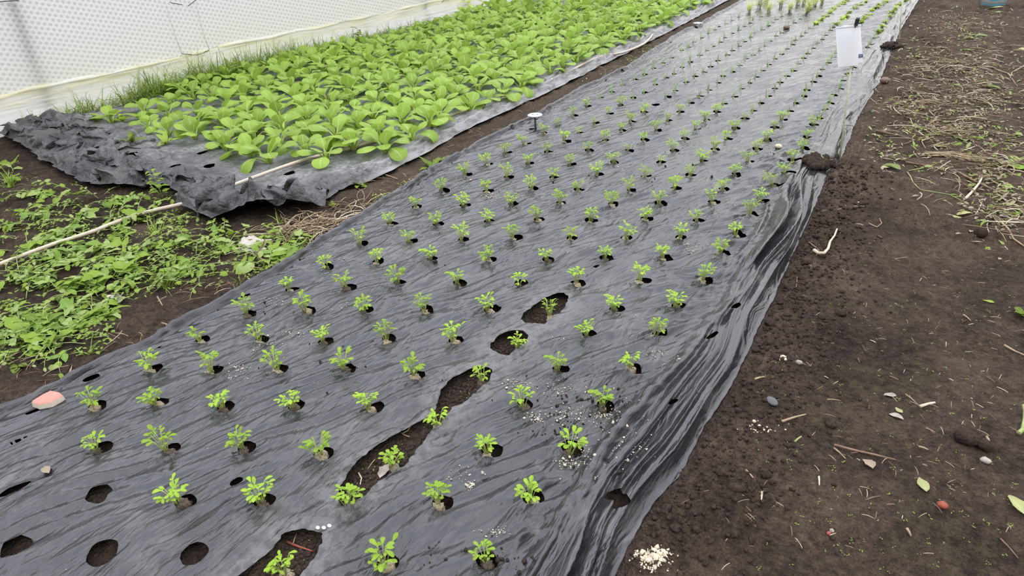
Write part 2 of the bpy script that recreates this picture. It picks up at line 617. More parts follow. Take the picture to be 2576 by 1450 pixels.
class G:
    """tiny node-graph helper"""
    def __init__(self, name):
        self.m, self.t = mat(name)
        self.out = self.n('ShaderNodeOutputMaterial')

    def n(self, typ, **kw):
        o = self.t.nodes.new(typ)
        for k, v in kw.items():
            setattr(o, k, v)
        return o

    def l(self, a, b):
        self.t.links.new(a, b)

    def setin(self, node, key, val):
        if isinstance(val, bpy.types.NodeSocket):
            self.l(val, node.inputs[key])
        else:
            node.inputs[key].default_value = val

    def math(self, op, a, b=0.0, c=0.0, clamp=False):
        o = self.n('ShaderNodeMath', operation=op, use_clamp=clamp)
        for i, v in enumerate((a, b, c)):
            self.setin(o, i, v)
        return o.outputs[0]

    def noise(self, scale, detail=3, rough=.55, vec=None, out='Fac'):
        o = self.n('ShaderNodeTexNoise')
        o.inputs['Scale'].default_value = scale
        o.inputs['Detail'].default_value = detail
        o.inputs['Roughness'].default_value = rough
        if vec is not None:
            self.l(vec, o.inputs['Vector'])
        return o.outputs[out]

    def coord(self, what='Object'):
        return self.n('ShaderNodeTexCoord').outputs[what]

    def mapping(self, vec, rot=(0, 0, 0), scale=(1, 1, 1), loc=(0, 0, 0)):
        o = self.n('ShaderNodeMapping')
        o.inputs['Rotation'].default_value = rot
        o.inputs['Scale'].default_value = scale
        o.inputs['Location'].default_value = loc
        self.l(vec, o.inputs['Vector'])
        return o.outputs[0]

    def ramp(self, fac, stops):
        o = self.n('ShaderNodeValToRGB')
        self.l(fac, o.inputs[0])
        r = o.color_ramp
        while len(r.elements) < len(stops):
            r.elements.new(.5)
        for e_, (p, c) in zip(r.elements, stops):
            e_.position = p
            e_.color = (*c, 1) if len(c) == 3 else c
        return o.outputs[0]

    def step(self, fac, a, b):
        o = self.n('ShaderNodeMapRange', interpolation_type='SMOOTHSTEP')
        self.setin(o, 'Value', fac)
        o.inputs['From Min'].default_value = a
        o.inputs['From Max'].default_value = b
        return o.outputs[0]

    def mix(self, fac, a, b):
        o = self.n('ShaderNodeMix', data_type='RGBA')
        self.setin(o, 0, fac)
        for k, v in ((6, a), (7, b)):
            self.setin(o, k, v if isinstance(v, bpy.types.NodeSocket) else (*v, 1))
        return o.outputs[2]

    def bump(self, h, strength=.3, dist=.01, normal=None):
        o = self.n('ShaderNodeBump')
        o.inputs['Strength'].default_value = strength
        o.inputs['Distance'].default_value = dist
        self.l(h, o.inputs['Height'])
        if normal is not None:
            self.l(normal, o.inputs['Normal'])
        return o.outputs[0]

    def pbsdf(self, color, rough=.6, spec=.5, normal=None, **kw):
        o = self.n('ShaderNodeBsdfPrincipled')
        self.setin(o, 'Base Color', color if isinstance(color, bpy.types.NodeSocket) else (*color, 1))
        self.setin(o, 'Roughness', rough)
        self.setin(o, 'Specular IOR Level', spec)
        if normal is not None:
            self.l(normal, o.inputs['Normal'])
        for k, v in kw.items():
            self.setin(o, k.replace('_', ' '), v)
        return o.outputs[0]

    def done(self, shader):
        self.l(shader, self.out.inputs[0])
        return self.m

    def mixsh(self, fac, a, b):
        o = self.n('ShaderNodeMixShader')
        self.setin(o, 0, fac)
        self.l(a, o.inputs[1])
        self.l(b, o.inputs[2])
        return o.outputs[0]


ALB = .66


def simple(name, color, rough=.7, spec=.4, var=.25, scale=40, bump=.2):
    color = tuple(v * ALB for v in color)
    g = G(name)
    c = g.coord()
    n = g.noise(scale, 3, .6, c)
    dark = tuple(v * (1 - var) for v in color)
    lite = tuple(min(1, v * (1 + var)) for v in color)
    col = g.ramp(n, [(.3, dark), (.7, lite)])
    return g.done(g.pbsdf(col, rough, spec, g.bump(n, bump, .004)))


def leafmat(name, color, pale, vein=.0, trans=.35, rough=.45, var=.3, spec=.4):
    """plant tissue: veins from the blade's own uv (u along, v across), a little light comes through"""
    color = tuple(v * ALB for v in color)
    pale = tuple(v * ALB for v in pale)
    g = G(name)
    uv = g.n('ShaderNodeUVMap').outputs[0]
    s = g.n('ShaderNodeSeparateXYZ')
    g.l(uv, s.inputs[0])
    oi = g.n('ShaderNodeObjectInfo').outputs['Random']
    n = g.noise(35, 2, .5, g.coord())
    k = g.math('ADD', g.math('MULTIPLY', oi, .55), g.math('MULTIPLY', n, .45))
    dark = tuple(v * (1 - var) for v in color)
    lite = tuple(min(1, v * (1 + var)) for v in color)
    col = g.ramp(k, [(.2, dark), (.8, lite)])
    normal = None
    if vein > 0:
        av = g.math('ABSOLUTE', g.math('SUBTRACT', s.outputs[1], .5))
        wid = g.math('MULTIPLY_ADD', s.outputs[0], -.055, .062)
        mid = g.step(g.math('DIVIDE', av, wid), 1.15, .55)
        side = g.math('SUBTRACT', g.math('MULTIPLY', s.outputs[0], 7.0), g.math('MULTIPLY', av, 9.0))
        sv = g.math('ABSOLUTE', g.math('SUBTRACT', g.math('FRACT', side), .5))
        sidem = g.math('MULTIPLY', g.step(sv, .09, .02), g.math('MULTIPLY_ADD', s.outputs[0], -.8, .85))
        vm = g.math('MAXIMUM', mid, g.math('MULTIPLY', sidem, .55))
        col = g.mix(g.math('MULTIPLY', vm, vein), col, pale)
        normal = g.bump(g.math('MULTIPLY', sv, 1.0), .35, .004)
    p = g.pbsdf(col, rough, spec, normal)
    t = g.n('ShaderNodeBsdfTranslucent')
    g.l(col, t.inputs[0])
    return g.done(g.mixsh(trans, p, t.outputs[0]))


def make_film():
    g = G('black_mulch_film')
    c = g.coord()
    wv = g.n('ShaderNodeVectorMath', operation='SCALE')
    g.l(g.noise(3.5, 2, .5, c, 'Color'), wv.inputs[0])
    wv.inputs['Scale'].default_value = .10
    cw = g.n('ShaderNodeVectorMath', operation='ADD')
    g.l(c, cw.inputs[0])
    g.l(wv.outputs[0], cw.inputs[1])
    m = g.mapping(cw.outputs[0], rot=(0, 0, math.radians(27)), scale=(1, .075, 1))
    w1 = g.noise(14, 3.5, .5, m)
    m2 = g.mapping(c, rot=(0, 0, math.radians(16)), scale=(1, .2, 1))
    w2 = g.noise(85, 3, .6, m2)
    crk = g.math('ABSOLUTE', g.math('SUBTRACT', w1, .5))
    h = g.math('ADD', crk, g.math('MULTIPLY', w2, .09))
    b = g.bump(g.math('MULTIPLY', h, g.math('MULTIPLY_ADD', g.step(g.noise(2.2, 3, .5, c), .38, .62), .75, .35)), .85, .034)
    d1 = g.noise(3.2, 5, .65, c)
    d2 = g.noise(60, 3, .7, m)
    dust = g.math('MULTIPLY', g.step(d1, .46, .72), g.step(d2, .38, .68))
    # film stretched pale around the tears (uv.x: distance to the nearest tear)
    uv = g.n('ShaderNodeUVMap').outputs[0]
    su = g.n('ShaderNodeSeparateXYZ')
    g.l(uv, su.inputs[0])
    lip = g.math('MULTIPLY', g.step(su.outputs[0], .11, .0), g.math('MULTIPLY_ADD', g.step(g.noise(30, 4, .7, c), .40, .62), .85, .15))
    dust = g.math('MAXIMUM', dust, g.math('MULTIPLY', lip, .9))
    d3 = g.noise(230, 2, .6, c)
    speck = g.math('MULTIPLY', g.step(d3, .70, .76), g.step(g.noise(5, 3, .6, c), .50, .66))
    col = g.mix(g.math('MULTIPLY_ADD', dust, .36, .045), (.009, .009, .012), (.20, .19, .18))
    col = g.mix(g.math('MULTIPLY', speck, .8), col, (.5, .46, .40))
    rough = g.math('MULTIPLY_ADD', dust, .25, .13)
    return g.done(g.pbsdf(col, rough, .5, b))


def make_old_film():
    g = G('weathered_grey_film')
    c = g.coord()
    d1 = g.noise(4, 5, .65, c)
    d2 = g.noise(38, 4, .7, c)
    dust = g.math('MULTIPLY', g.step(d1, .28, .62), g.math('MULTIPLY_ADD', g.step(d2, .30, .66), .75, .25))
    uv = g.n('ShaderNodeUVMap').outputs[0]
    su = g.n('ShaderNodeSeparateXYZ')
    g.l(uv, su.inputs[0])
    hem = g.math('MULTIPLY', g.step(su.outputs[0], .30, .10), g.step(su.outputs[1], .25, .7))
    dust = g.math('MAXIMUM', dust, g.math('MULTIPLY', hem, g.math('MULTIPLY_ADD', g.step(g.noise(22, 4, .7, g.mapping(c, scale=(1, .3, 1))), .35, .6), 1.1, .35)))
    dust = g.math('MULTIPLY', dust, g.math('MULTIPLY_ADD', g.step(su.outputs[1], .18, .75), .58, .30))  # crumpled near end darker: cleaner film, plus fold shade put into the colour
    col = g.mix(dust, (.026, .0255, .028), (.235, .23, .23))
    col = g.mix(g.math('MULTIPLY', g.step(g.noise(3, 3, .5, c), .58, .75), .5), col, (.085, .072, .062))
    ck = g.math('ABSOLUTE', g.math('SUBTRACT', g.noise(9, 4, .55, c), .5))
    b = g.bump(g.math('MULTIPLY', ck, g.math('MULTIPLY_ADD', g.step(su.outputs[1], .8, .3), .8, .3)), .9, .045, g.bump(g.noise(60, 4, .65, c), .35, .008))
    return g.done(g.pbsdf(col, .5, .4, b))


def make_soil():
    g = G('dark_garden_soil')
    c = g.coord()
    n1 = g.noise(2.4, 5, .62, c)
    n2 = g.noise(34, 5, .68, c)
    n3 = g.noise(160, 3, .7, c)
    col = g.ramp(g.math('ADD', g.math('ADD', g.math('MULTIPLY', n1, .38), g.math('MULTIPLY', n2, .40)), g.math('MULTIPLY', n3, .22)),
                 [(.35, (.008, .0052, .0040)), (.45, (.034, .0228, .0164)), (.54, (.067, .0462, .0332)), (.66, (.128, .092, .068))])
    s = g.n('ShaderNodeSeparateXYZ')
    g.l(c, s.inputs[0])
    # trodden green algae crust on the foot path
    mx = g.math('MULTIPLY', g.step(s.outputs[0], -.32, -.08), g.step(s.outputs[0], .55, .2))
    moss = g.math('MULTIPLY', g.math('MULTIPLY', mx, g.step(n2, .42, .60)), g.math('MULTIPLY', g.step(g.noise(3.5, 4, .6, c), .47, .62), g.step(s.outputs[1], 4.5, 2.6)))
    col = g.mix(g.math('MULTIPLY', moss, .35), col, (.058, .052, .024))
    # dry plant fibre trodden into the far soil and into the path between the beds
    fw = g.mapping(c, rot=(0, 0, .5), scale=(1, .35, 1))
    fib = g.math('MULTIPLY', g.step(g.noise(70, 4, .75, fw), .46, .66), g.step(g.noise(3.0, 4, .6, c), .40, .60))
    farz = g.math('MULTIPLY', g.step(s.outputs[1], 2.9, 4.2), g.step(s.outputs[0], -.75, -.35))
    pathz = g.math('MULTIPLY', g.step(s.outputs[1], 1.9, 2.9), g.math('MULTIPLY', g.step(s.outputs[0], -3.1, -2.85), g.step(s.outputs[0], -2.3, -2.5)))
    col = g.mix(g.math('MULTIPLY', g.math('MULTIPLY_ADD', fib, .85, .15), farz), col, (.165, .118, .080))
    col = g.mix(g.math('MULTIPLY', g.math('MULTIPLY_ADD', fib, .7, .30), pathz), col, (.120, .088, .060))
    # dry crumbs and bits of straw
    bits = g.step(n3, .66, .73)
    col = g.mix(g.math('MULTIPLY', bits, .45), col, (.13, .10, .068))
    vo = g.n('ShaderNodeTexVoronoi', feature='F1')
    vo.inputs['Scale'].default_value = 95
    dv = g.n('ShaderNodeVectorMath', operation='ADD')
    g.l(c, dv.inputs[0])
    nd = g.n('ShaderNodeTexNoise')
    nd.inputs['Scale'].default_value = 60
    g.l(c, nd.inputs['Vector'])
    sc_ = g.n('ShaderNodeVectorMath', operation='SCALE')
    g.l(nd.outputs['Color'], sc_.inputs[0])
    sc_.inputs['Scale'].default_value = .018
    g.l(sc_.outputs[0], dv.inputs[1])
    g.l(dv.outputs[0], vo.inputs['Vector'])
    h = g.math('SUBTRACT', g.math('ADD', g.math('MULTIPLY', n2, 1.0), g.math('MULTIPLY', n3, .6)), g.math('MULTIPLY', vo.outputs['Distance'], .7))
    return g.done(g.pbsdf(col, .95, .15, g.bump(h, 1.0, .020)))


def make_wall():
    g = G('quilted_white_film')
    uv = g.n('ShaderNodeUVMap').outputs[0]
    f = None
    sp = .044
    k = 4 * PI / (math.sqrt(3) * sp)
    for a in (14, 74, 134):
        d = g.n('ShaderNodeVectorMath', operation='DOT_PRODUCT')
        g.l(uv, d.inputs[0])
        d.inputs[1].default_value = (k * math.cos(math.radians(a)), k * math.sin(math.radians(a)), 0)
        cs = g.math('COSINE', d.outputs['Value'])
        f = cs if f is None else g.math('ADD', f, cs)
    dots = g.step(f, -.6, 1.9)
    s = g.n('ShaderNodeSeparateXYZ')
    g.l(uv, s.inputs[0])
    st = g.noise(1.1, 4, .6, uv)
    col = g.mix(g.math('MULTIPLY', dots, .85), (.70, .69, .675), (.53, .525, .53))
    # algae tint just above the seam
    low = g.step(s.outputs[1], .75, .33)
    col = g.mix(g.math('MULTIPLY', low, g.math('MULTIPLY', st, .55)), col, (.66, .63, .47))
    p = g.pbsdf(col, .45, .35, g.bump(dots, .4, .008))
    t = g.n('ShaderNodeBsdfTranslucent')
    g.l(col, t.inputs[0])
    return g.done(g.mixsh(.5, p, t.outputs[0]))


def make_skirt():
    g = G('stained_skirt_film')
    uv = g.n('ShaderNodeUVMap').outputs[0]
    s = g.n('ShaderNodeSeparateXYZ')
    g.l(uv, s.inputs[0])
    m = g.mapping(uv, scale=(2.0, 16, 1))
    n = g.noise(1.4, 4, .6, m)
    band = g.math('MULTIPLY', g.step(s.outputs[1], .10, .26), g.step(n, .30, .62))
    col = g.mix(band, (.78, .77, .73), (.74, .70, .48))
    col = g.mix(g.math('MULTIPLY', g.step(s.outputs[1], .10, .0), .5), col, (.60, .58, .47))
    p = g.pbsdf(col, .5, .35, g.bump(g.noise(30, 4, .6, uv), .5, .01))
    t = g.n('ShaderNodeBsdfTranslucent')
    g.l(col, t.inputs[0])
    return g.done(g.mixsh(.45, p, t.outputs[0]))


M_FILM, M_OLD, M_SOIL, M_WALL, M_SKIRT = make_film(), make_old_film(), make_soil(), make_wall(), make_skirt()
M_BOK = leafmat('bok_choy_blade', (.40, .60, .080), (.66, .80, .36), vein=.85, trans=.42, rough=.45, var=.15, spec=.28)
M_BOKST = leafmat('bok_choy_stalk', (.52, .68, .13), (.7, .8, .4), trans=.25, rough=.38, var=.15)
M_CEL = leafmat('celery_leaf', (.46, .72, .065), (.5, .7, .3), vein=.35, trans=.42, rough=.5, var=.2, spec=.25)
M_CELST = leafmat('celery_stem', (.60, .70, .20), (.5, .6, .3), trans=.3, rough=.5, var=.15)
M_CHIVE = leafmat('chive_blade', (.42, .64, .10), (.4, .5, .3), trans=.3, rough=.5, var=.25)
M_DILL = leafmat('feathery_leaf', (.80, .92, .22), (.5, .6, .3), trans=.4, rough=.5, var=.2)
M_LETT = leafmat('lettuce_leaf', (.46, .64, .06), (.5, .6, .3), vein=.3, trans=.35, rough=.45, var=.25)
M_GRASS = leafmat('grass_blade', (.38, .56, .075), (.4, .5, .3), trans=.3, rough=.5, var=.35)
M_GRASSY = leafmat('yellow_grass_blade', (.34, .38, .12), (.4, .5, .3), trans=.3, rough=.55, var=.25)
M_WEED = leafmat('weed_leaf', (.245, .37, .04), (.45, .6, .25), vein=.4, trans=.35, rough=.55, var=.35, spec=.22)
M_WEEDP = leafmat('wilted_weed_leaf', (.34, .44, .13), (.55, .62, .35), vein=.4, trans=.3, rough=.6, var=.25, spec=.22)
M_WEEDD = leafmat('dark_weed_leaf', (.17, .30, .03), (.4, .5, .25), vein=.5, trans=.3, rough=.5, var=.35)
M_YELLOW = leafmat('yellowing_leaf', (.50, .52, .20), (.7, .7, .45), vein=.5, trans=.25, rough=.6, var=.2)
M_TAN = leafmat('dead_leaf', (.36, .28, .19), (.45, .36, .25), vein=.4, trans=.1, rough=.8, var=.25)
M_STRAW = simple('dry_straw', (.42, .31, .19), .8, .2, .3)
M_STRAWD = simple('brown_stalk', (.24, .15, .10), .8, .2, .35)
M_PALE = simple('bleached_stalk', (.68, .58, .42), .7, .3, .2)
M_GSTEM = simple('green_stem', (.34, .42, .14), .6, .3, .2)
M_PLUG = simple('rooted_plug_soil', (.40, .33, .22), .95, .1, .5, 220, .8)
M_PLUGD = simple('dark_plug_soil', (.13, .10, .075), .95, .1, .6, 220, .8)
M_CRUMB = simple('pale_potting_crumbs', (.74, .63, .46), .95, .1, .3, 90, .5)
M_CLOD = simple('soil_clod', (.050, .034, .027), .95, .1, .45, 120, .9)
M_PEB = simple('grey_stone', (.36, .31, .27), .8, .3, .25, 50, .3)
M_BROWNST = simple('brown_stone', (.20, .12, .085), .6, .4, .2, 40, .2)
M_RED = simple('red_brick_chip', (.34, .09, .06), .85, .2, .2, 60, .4)
M_HOSE = simple('beige_hose', (.66, .54, .43), .55, .4, .12, 25, .1)
M_METAL = simple('galvanised_post', (.20, .24, .27), .5, .5, .15, 20, .1)
M_WIRE = simple('dark_wire', (.06, .06, .06), .5, .5, .2, 40, .1)
M_STRING = simple('twine', (.62, .60, .45), .9, .2, .15, 60, .2)


def make_paper():
    g = G('white_paper')
    p = g.pbsdf((.93, .93, .95), .75, .25)
    t = g.n('ShaderNodeBsdfTranslucent')
    t.inputs[0].default_value = (.93, .93, .95, 1)
    return g.done(g.mixsh(.38, p, t.outputs[0]))


M_PAPER = make_paper()
M_BLUE = simple('blue_print', (.115, .15, .36), .7, .3, .06, 20, .02)
M_LOGO = simple('pale_print', (.70, .72, .82), .7, .3, .05, 20, .02)
M_BLACKP = simple('black_plastic', (.022, .024, .022), .45, .45, .2, 30, .1)
M_STAKE = simple('pale_green_stake', (.82, .86, .58), .6, .3, .15, 25, .2)
M_DISC = simple('grey_plastic_disc', (.50, .50, .49), .5, .4, .08, 30, .1)
M_PIN = simple('dark_peg_metal', (.10, .10, .10), .5, .5, .2, 30, .1)
M_BUCKET = simple('white_bucket_plastic', (.78, .80, .82), .45, .4, .05, 10, .05)
M_TEAL = simple('teal_bucket_print', (.10, .42, .56), .45, .4, .1, 10, .05)
M_PINK = simple('pink_foam', (.72, .30, .24), .9, .2, .12, 60, .4)
M_CREAM = simple('cream_foam_skin', (.78, .66, .54), .9, .2, .1, 60, .3)
M_WHITED = simple('dirty_white_paper', (.50, .46, .39), .85, .2, .18, 30, .3)
M_CAP = simple('dark_grey_plastic', (.085, .09, .09), .45, .45, .12, 30, .1)


# ================================================================ the setting
def spaced(segments):
    out = []
    for a, b, st in segments:
        n = max(1, int(round((b - a) / st)))
        out += list(a + (b - a) * np.arange(n) / n)
    out.append(segments[-1][1])
    return np.array(out)


def growing(y0, y1, dmin, k):
    out = [y0]
    while out[-1] < y1:
        out.append(out[-1] + max(dmin, k * max(out[-1], 0)))
    return np.array(out)


def build_ground():
    xs = spaced([(-9, -6.4, .2), (-6.4, -4.6, .04), (-4.6, -2.42, .0105), (-2.42, -.62, .014), (-.62, 1.25, .0068), (1.25, 1.8, .02), (1.8, 4, .2)])
    ys = np.concatenate([np.arange(-1.2, .55, .05), growing(.55, 13.5, .0068, .0042), [14.5, 17, 22, 32]])
    X, Y = np.meshgrid(xs, ys)
    Z = soil_z(X, Y)
    # pocket under each planting hole
    for (cx, cy, rx, ry, a) in HOLES:
        i0, i1 = np.searchsorted(ys, [cy - .07, cy + .07])
        j0, j1 = np.searchsorted(xs, [cx - .07, cx + .07])
        d = np.hypot(X[i0:i1, j0:j1] - cx, Y[i0:i1, j0:j1] - cy)
        Z[i0:i1, j0:j1] -= .022 * sstep(.055, .015, d)
    # soil stays under both films
    inb = (X > XL(Y)) & (X < XR(Y))
    low = np.full(X.shape, 9.0)
    low[inb] = sheet_z(X[inb], Y[inb]) - .009
    for t in TORN:
        low[in_poly(X, Y, t)] = 9
    Z = np.minimum(Z, low)
    bok = (X < XBR(Y) + .02) & (X > XW(Y)) & (Y > 1.9)
    Z[bok] = np.minimum(Z[bok], -.034)
    V = np.stack([X, Y, Z], -1).reshape(-1, 3)
    o = grid_object('ground', V, np.ones((len(ys) - 1, len(xs) - 1), bool), len(ys), len(xs), M_SOIL)
    tag(o, 'dark crumbly garden soil of the paths and beds', kind='structure')


def build_film():
    ys = np.concatenate([np.arange(-.8, .15, .03), growing(.15, 12.5, .0056, .0019)])
    u = np.concatenate([np.linspace(0, .14, 44)[:-1], np.linspace(.14, .84, 225)[:-1], np.linspace(.84, 1, 90)])
    U, Y = np.meshgrid(u, ys)
    xl, xr = XL(Y), XR(Y)
    X = xl + (xr - xl) * U
    # ragged outer edges
    X += (.010 * perlin(Y / .22, Y * 0, 301) + .004 * perlin(Y / .05, Y * 0, 302)) * sstep(.95, 1, U)
    X += (.012 * perlin(Y / .25, Y * 0 + 4, 303)) * sstep(.05, 0, U)
    nr, nc = X.shape
    x, y = X.ravel().copy(), Y.ravel().copy()
    dead = np.zeros(x.size, bool)
    polys = []
    for h in HOLES + SLIT_H:
        cx, cy, rx, ry, a = h
        sd = int(abs(cx * 1000 + cy * 777)) % 997
        pts = []
        for k in range(22):
            th = 2 * PI * k / 22
            rr = 1 + .09 * float(perlin(math.cos(th) * 1.3 + sd, math.sin(th) * 1.3, 9))
            ex, ey = rx * rr * math.cos(th), ry * rr * math.sin(th)
            pts.append((cx + ex * math.cos(a) - ey * math.sin(a), cy + ex * math.sin(a) + ey * math.cos(a)))
        polys.append(np.array(pts))
    polys += [rough_poly(t, 401 + 7 * i) for i, t in enumerate(TORN)]
    i = np.arange(nr * nc).reshape(nr, nc)
    quads = np.stack([i[:-1, :-1], i[:-1, 1:], i[1:, 1:], i[1:, :-1]], -1).reshape(-1, 4)
    inside_any = np.zeros(x.size, np.int32)
    for n, P in enumerate(polys):
        (x0, y0), (x1, y1) = P.min(0), P.max(0)
        r0, r1 = np.searchsorted(ys, [y0 - .02, y1 + .02])
        idx = np.arange(r0 * nc, min(r1, nr) * nc)
        idx = idx[(x[idx] > x0) & (x[idx] < x1)]
        if len(idx) == 0:
            continue
        ins = in_poly(x[idx], y[idx], P)
        inside_any[idx[ins]] = n + 1
    full = (inside_any[quads] > 0).all(1)
    keep = ~full
    live = np.zeros(x.size, bool)
    live[quads[keep].ravel()] = True
    snap = live & (inside_any > 0)
    for n, P in enumerate(polys):
        idx = np.where(snap & (inside_any == n + 1))[0]
        if len(idx):
            bx, by, _ = poly_near(x[idx], y[idx], P)
            x[idx], y[idx] = bx, by
    z = np.empty(x.size)
    for a in range(0, x.size, 60000):
        z[a:a + 60000] = sheet_fast(x[a:a + 60000], y[a:a + 60000])
    # torn lips curl
    for P in polys[len(HOLES) + len(SLIT_H):]:
        m = (x > P[:, 0].min() - .05) & (x < P[:, 0].max() + .05) & (y > P[:, 1].min() - .05) & (y < P[:, 1].max() + .05)
        idx = np.where(m)[0]
        _, _, d = poly_near(x[idx], y[idx], P)
        z[idx] += .006 * np.exp(-(d / .012) ** 2) * (.3 + perlin(x[idx] / .06, y[idx] / .06, 91))
    # folds of the hem lean outwards
    tr = XR(y) - x
    lean = sstep(.24, .14, tr) * sstep(.0, .05, tr) * np.clip(z, 0, .05) * 1.1
    x = x + lean
    V = np.stack([x, y, z], -1)
    dist = np.full(x.size, .3)
    for P in polys[len(HOLES) + len(SLIT_H):]:
        m = (x > P[:, 0].min() - .2) & (x < P[:, 0].max() + .2) & (y > P[:, 1].min() - .2) & (y < P[:, 1].max() + .2)
        idx = np.where(m)[0]
        dist[idx] = np.minimum(dist[idx], poly_near(x[idx], y[idx], P)[2])
    o = grid_object('mulch_film', V, keep.reshape(nr - 1, nc - 1), nr, nc, M_FILM, np.stack([dist, dist * 0], -1))
    tag(o, 'glossy black mulch film with rows of round planting holes over the long seedling bed', 'plastic sheet')


def sheet_fast(x, y):
    """sheet_z without the per-hole loop, then the sag at each hole from a local lookup"""
    global NEAR_HOLES
    keepf = NEAR_HOLES
    NEAR_HOLES = lambda a, b: []
    z = sheet_z(x, y)
    NEAR_HOLES = keepf
    lo, hi = y.min(), y.max()
    for (cx, cy, rx, ry, a) in HOLES:
        if lo - .15 < cy < hi + .15:
            m = (np.abs(x - cx) < .15) & (np.abs(y - cy) < .15)
            if m.any():
                d = np.hypot(x[m] - cx, y[m] - cy)
                z[m] -= .005 * np.exp(-(d / .055) ** 2)
    return z


_ny = np.array([p.y for p in NEAR])
_nx = np.array([p.x for p in NEAR])
_o = np.argsort(_nx)
YNEAR = lambda x: np.interp(x, _nx[_o], _ny[_o])


def creases(x, y, lam, seed):
    r = np.random.default_rng(seed)
    wx = x + .5 * lam * perlin(x / lam / 1.6, y / lam / 1.6, seed)
    wy = y + .5 * lam * perlin(x / lam / 1.6, y / lam / 1.6, seed + 1)
    s = 0
    for k in range(4):
        a = r.random() * PI
        l_ = lam * (.55 + .9 * r.random())
        s = s + (tri((wx * math.cos(a) + wy * math.sin(a)) / l_ + r.random()) - .5) * (.5 + perlin(wx / lam / 1.3 + k * 7, wy / lam / 1.3, seed + 2))
    return s


def old_amp(x, y):
    d = y - YNEAR(x)
    reach = .34 + .55 * sstep(-4.1, -4.7, x) + .10 * sstep(-3.6, -3.1, x)
    return sstep(reach, reach * .35, d)


def old_z(x, y):
    x = np.asarray(x, float)
    y = np.asarray(y, float)
    A = old_amp(x, y)
    z = .006 * fbm(x / .25, y / .25, 501, 3) + .004 * (1 - 2 * np.abs(wr(x, y, .15, .05, 6, 505)))
    d = y - YNEAR(x)
    xa, ya = x * .62, y * 1.15
    q = .35 + .65 * sstep(-.35, .35, fbm(x / .4, y / .3, 529, 2))
    gm = np.exp(-(((x + 3.03) / .24) ** 2 + ((y - 2.20) / .18) ** 2)) + np.exp(-(((x + 3.42) / .2) ** 2 + ((y - 2.22) / .16) ** 2))
    A = A * (1 + .8 * np.clip(gm, 0, 1))
    z = z + A * (.010 + .026 * sstep(0, .10, d) + sstep(-.01, .05, d) * (.054 * creases(xa, ya, .22, 511) + q * .056 * creases(xa + 3, ya, .13, 517) + q * .026 * creases(x * .8, y, .075, 523)))
    # mound of bundled film at the corner by the path
    g = np.exp(-(((x + 3.03) / .22) ** 2 + ((y - 2.18) / .16) ** 2)) + .8 * np.exp(-(((x + 3.42) / .16) ** 2 + ((y - 2.20) / .12) ** 2))
    z = z + .055 * g
    # bunched hem towards the path
    t = XBR(y) - x
    wob = .03 * perlin(y / .5, y * 0, 531) + .01 * perlin(y / .14, y * 0, 532)
    s = t + wob * sstep(0, .05, t)
    far = sstep(2.3, 2.9, y)
    ph = s / .060 + .9 * perlin(y / .45, s * 5, 534)
    roll = (1 - tri(ph)) ** 1.3 + .3 * creases(x, y * .45, .07, 535)
    z = z + far * sstep(.01, .04, s) * sstep(.24, .14, s) * (.042 * roll - .008) * np.clip(.75 + .7 * perlin(y / .5, s * 4, 533), .2, 1.3)
    z = z - .035 * sstep(.06, 0, t) - .03 * sstep(.05, .0, y - YNEAR(x)) * (1 - .5 * A)
    z = np.maximum(z, -.026 - .012 * sstep(.05, 0, np.minimum(t, y - YNEAR(x))))
    return z


BOK_SPOTS = []


def build_old_film():
    u = spaced([(0, .55, .0022), (.55, 1, .0020)])
    v = np.concatenate([np.linspace(0, 1.0, 150)[:-1], 1.0 + np.cumsum(np.linspace(.010, .065, 230))])
    U, Vv = np.meshgrid(u, v)
    Y0 = YNEAR(np.interp(u, [0, 1], [NEAR[0].x, BOK_R[0].x]))
    Y = Y0[None] + Vv
    xl = XW(Y) + .03 + .20 * sstep(2.6, 3.3, Y) * sstep(8, 6, Y)
    xr = XBR(Y)
    X = xl + (xr - xl) * U
    A = old_amp(X, Y)
    Z = old_z(X, Y)
    X2 = X + A * (.055 * creases(X + 9, Y, .17, 541) + .02 * creases(X + 4, Y, .08, 542)) * sstep(0, .02, 1 - U)
    Y2 = Y + A * (.095 * creases(X * .7 + 5, Y + 3, .19, 547) + .032 * creases(X * .7 + 2, Y + 3, .085, 546)) * sstep(-.02, .12, Vv) + .02 * perlin(X / .12, Y * 0, 548) * sstep(.05, 0, Vv)
    X2 = X2 + .012 * perlin(Y / .2, Y * 0, 549) * sstep(.97, 1, U)
    V = np.stack([X2, Y2, Z], -1).reshape(-1, 3)
    keep = np.ones((len(v) - 1, len(u) - 1), bool)
    xc, yc = X[:-1, :-1], Y[:-1, :-1]
    for (hx, hy) in [(505, 385), (352, 405), (440, 420), (525, 418), (727, 437)]:
        p = at(hx, hy)
        keep &= ~(np.hypot((xc - p.x), (yc - p.y) * .8) < .030)
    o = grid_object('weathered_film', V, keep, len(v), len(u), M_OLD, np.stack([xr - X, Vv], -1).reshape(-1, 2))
    tag(o, 'weathered grey mulch film under the bok choy, its near end crumpled in a heap', 'plastic sheet')


# ---------------------------------------------------------------- tunnel wall
WDIR = Vector((WA, 1, 0)).normalized()
WNORM = Vector((WDIR.y, -WDIR.x, 0))           # towards the beds


def wall_pt(s, h, off=0.0):
    """s metres along the wall base from y=0, h metres up"""
    p = Vector((WB, 0, -.03)) + WDIR * s + Vector((0, 0, h)) + WNORM * off
    return p


def wall_at(px, py, off=0.0):
    d = ray(px, py)
    o_ = Vector((WB, 0, 0)) + WNORM * off
    dn = Vector(d)
    t = (o_ - Vector((0, 0, CAM_H))).dot(WNORM) / dn.dot(WNORM)
    return Vector((0, 0, CAM_H)) + dn * t


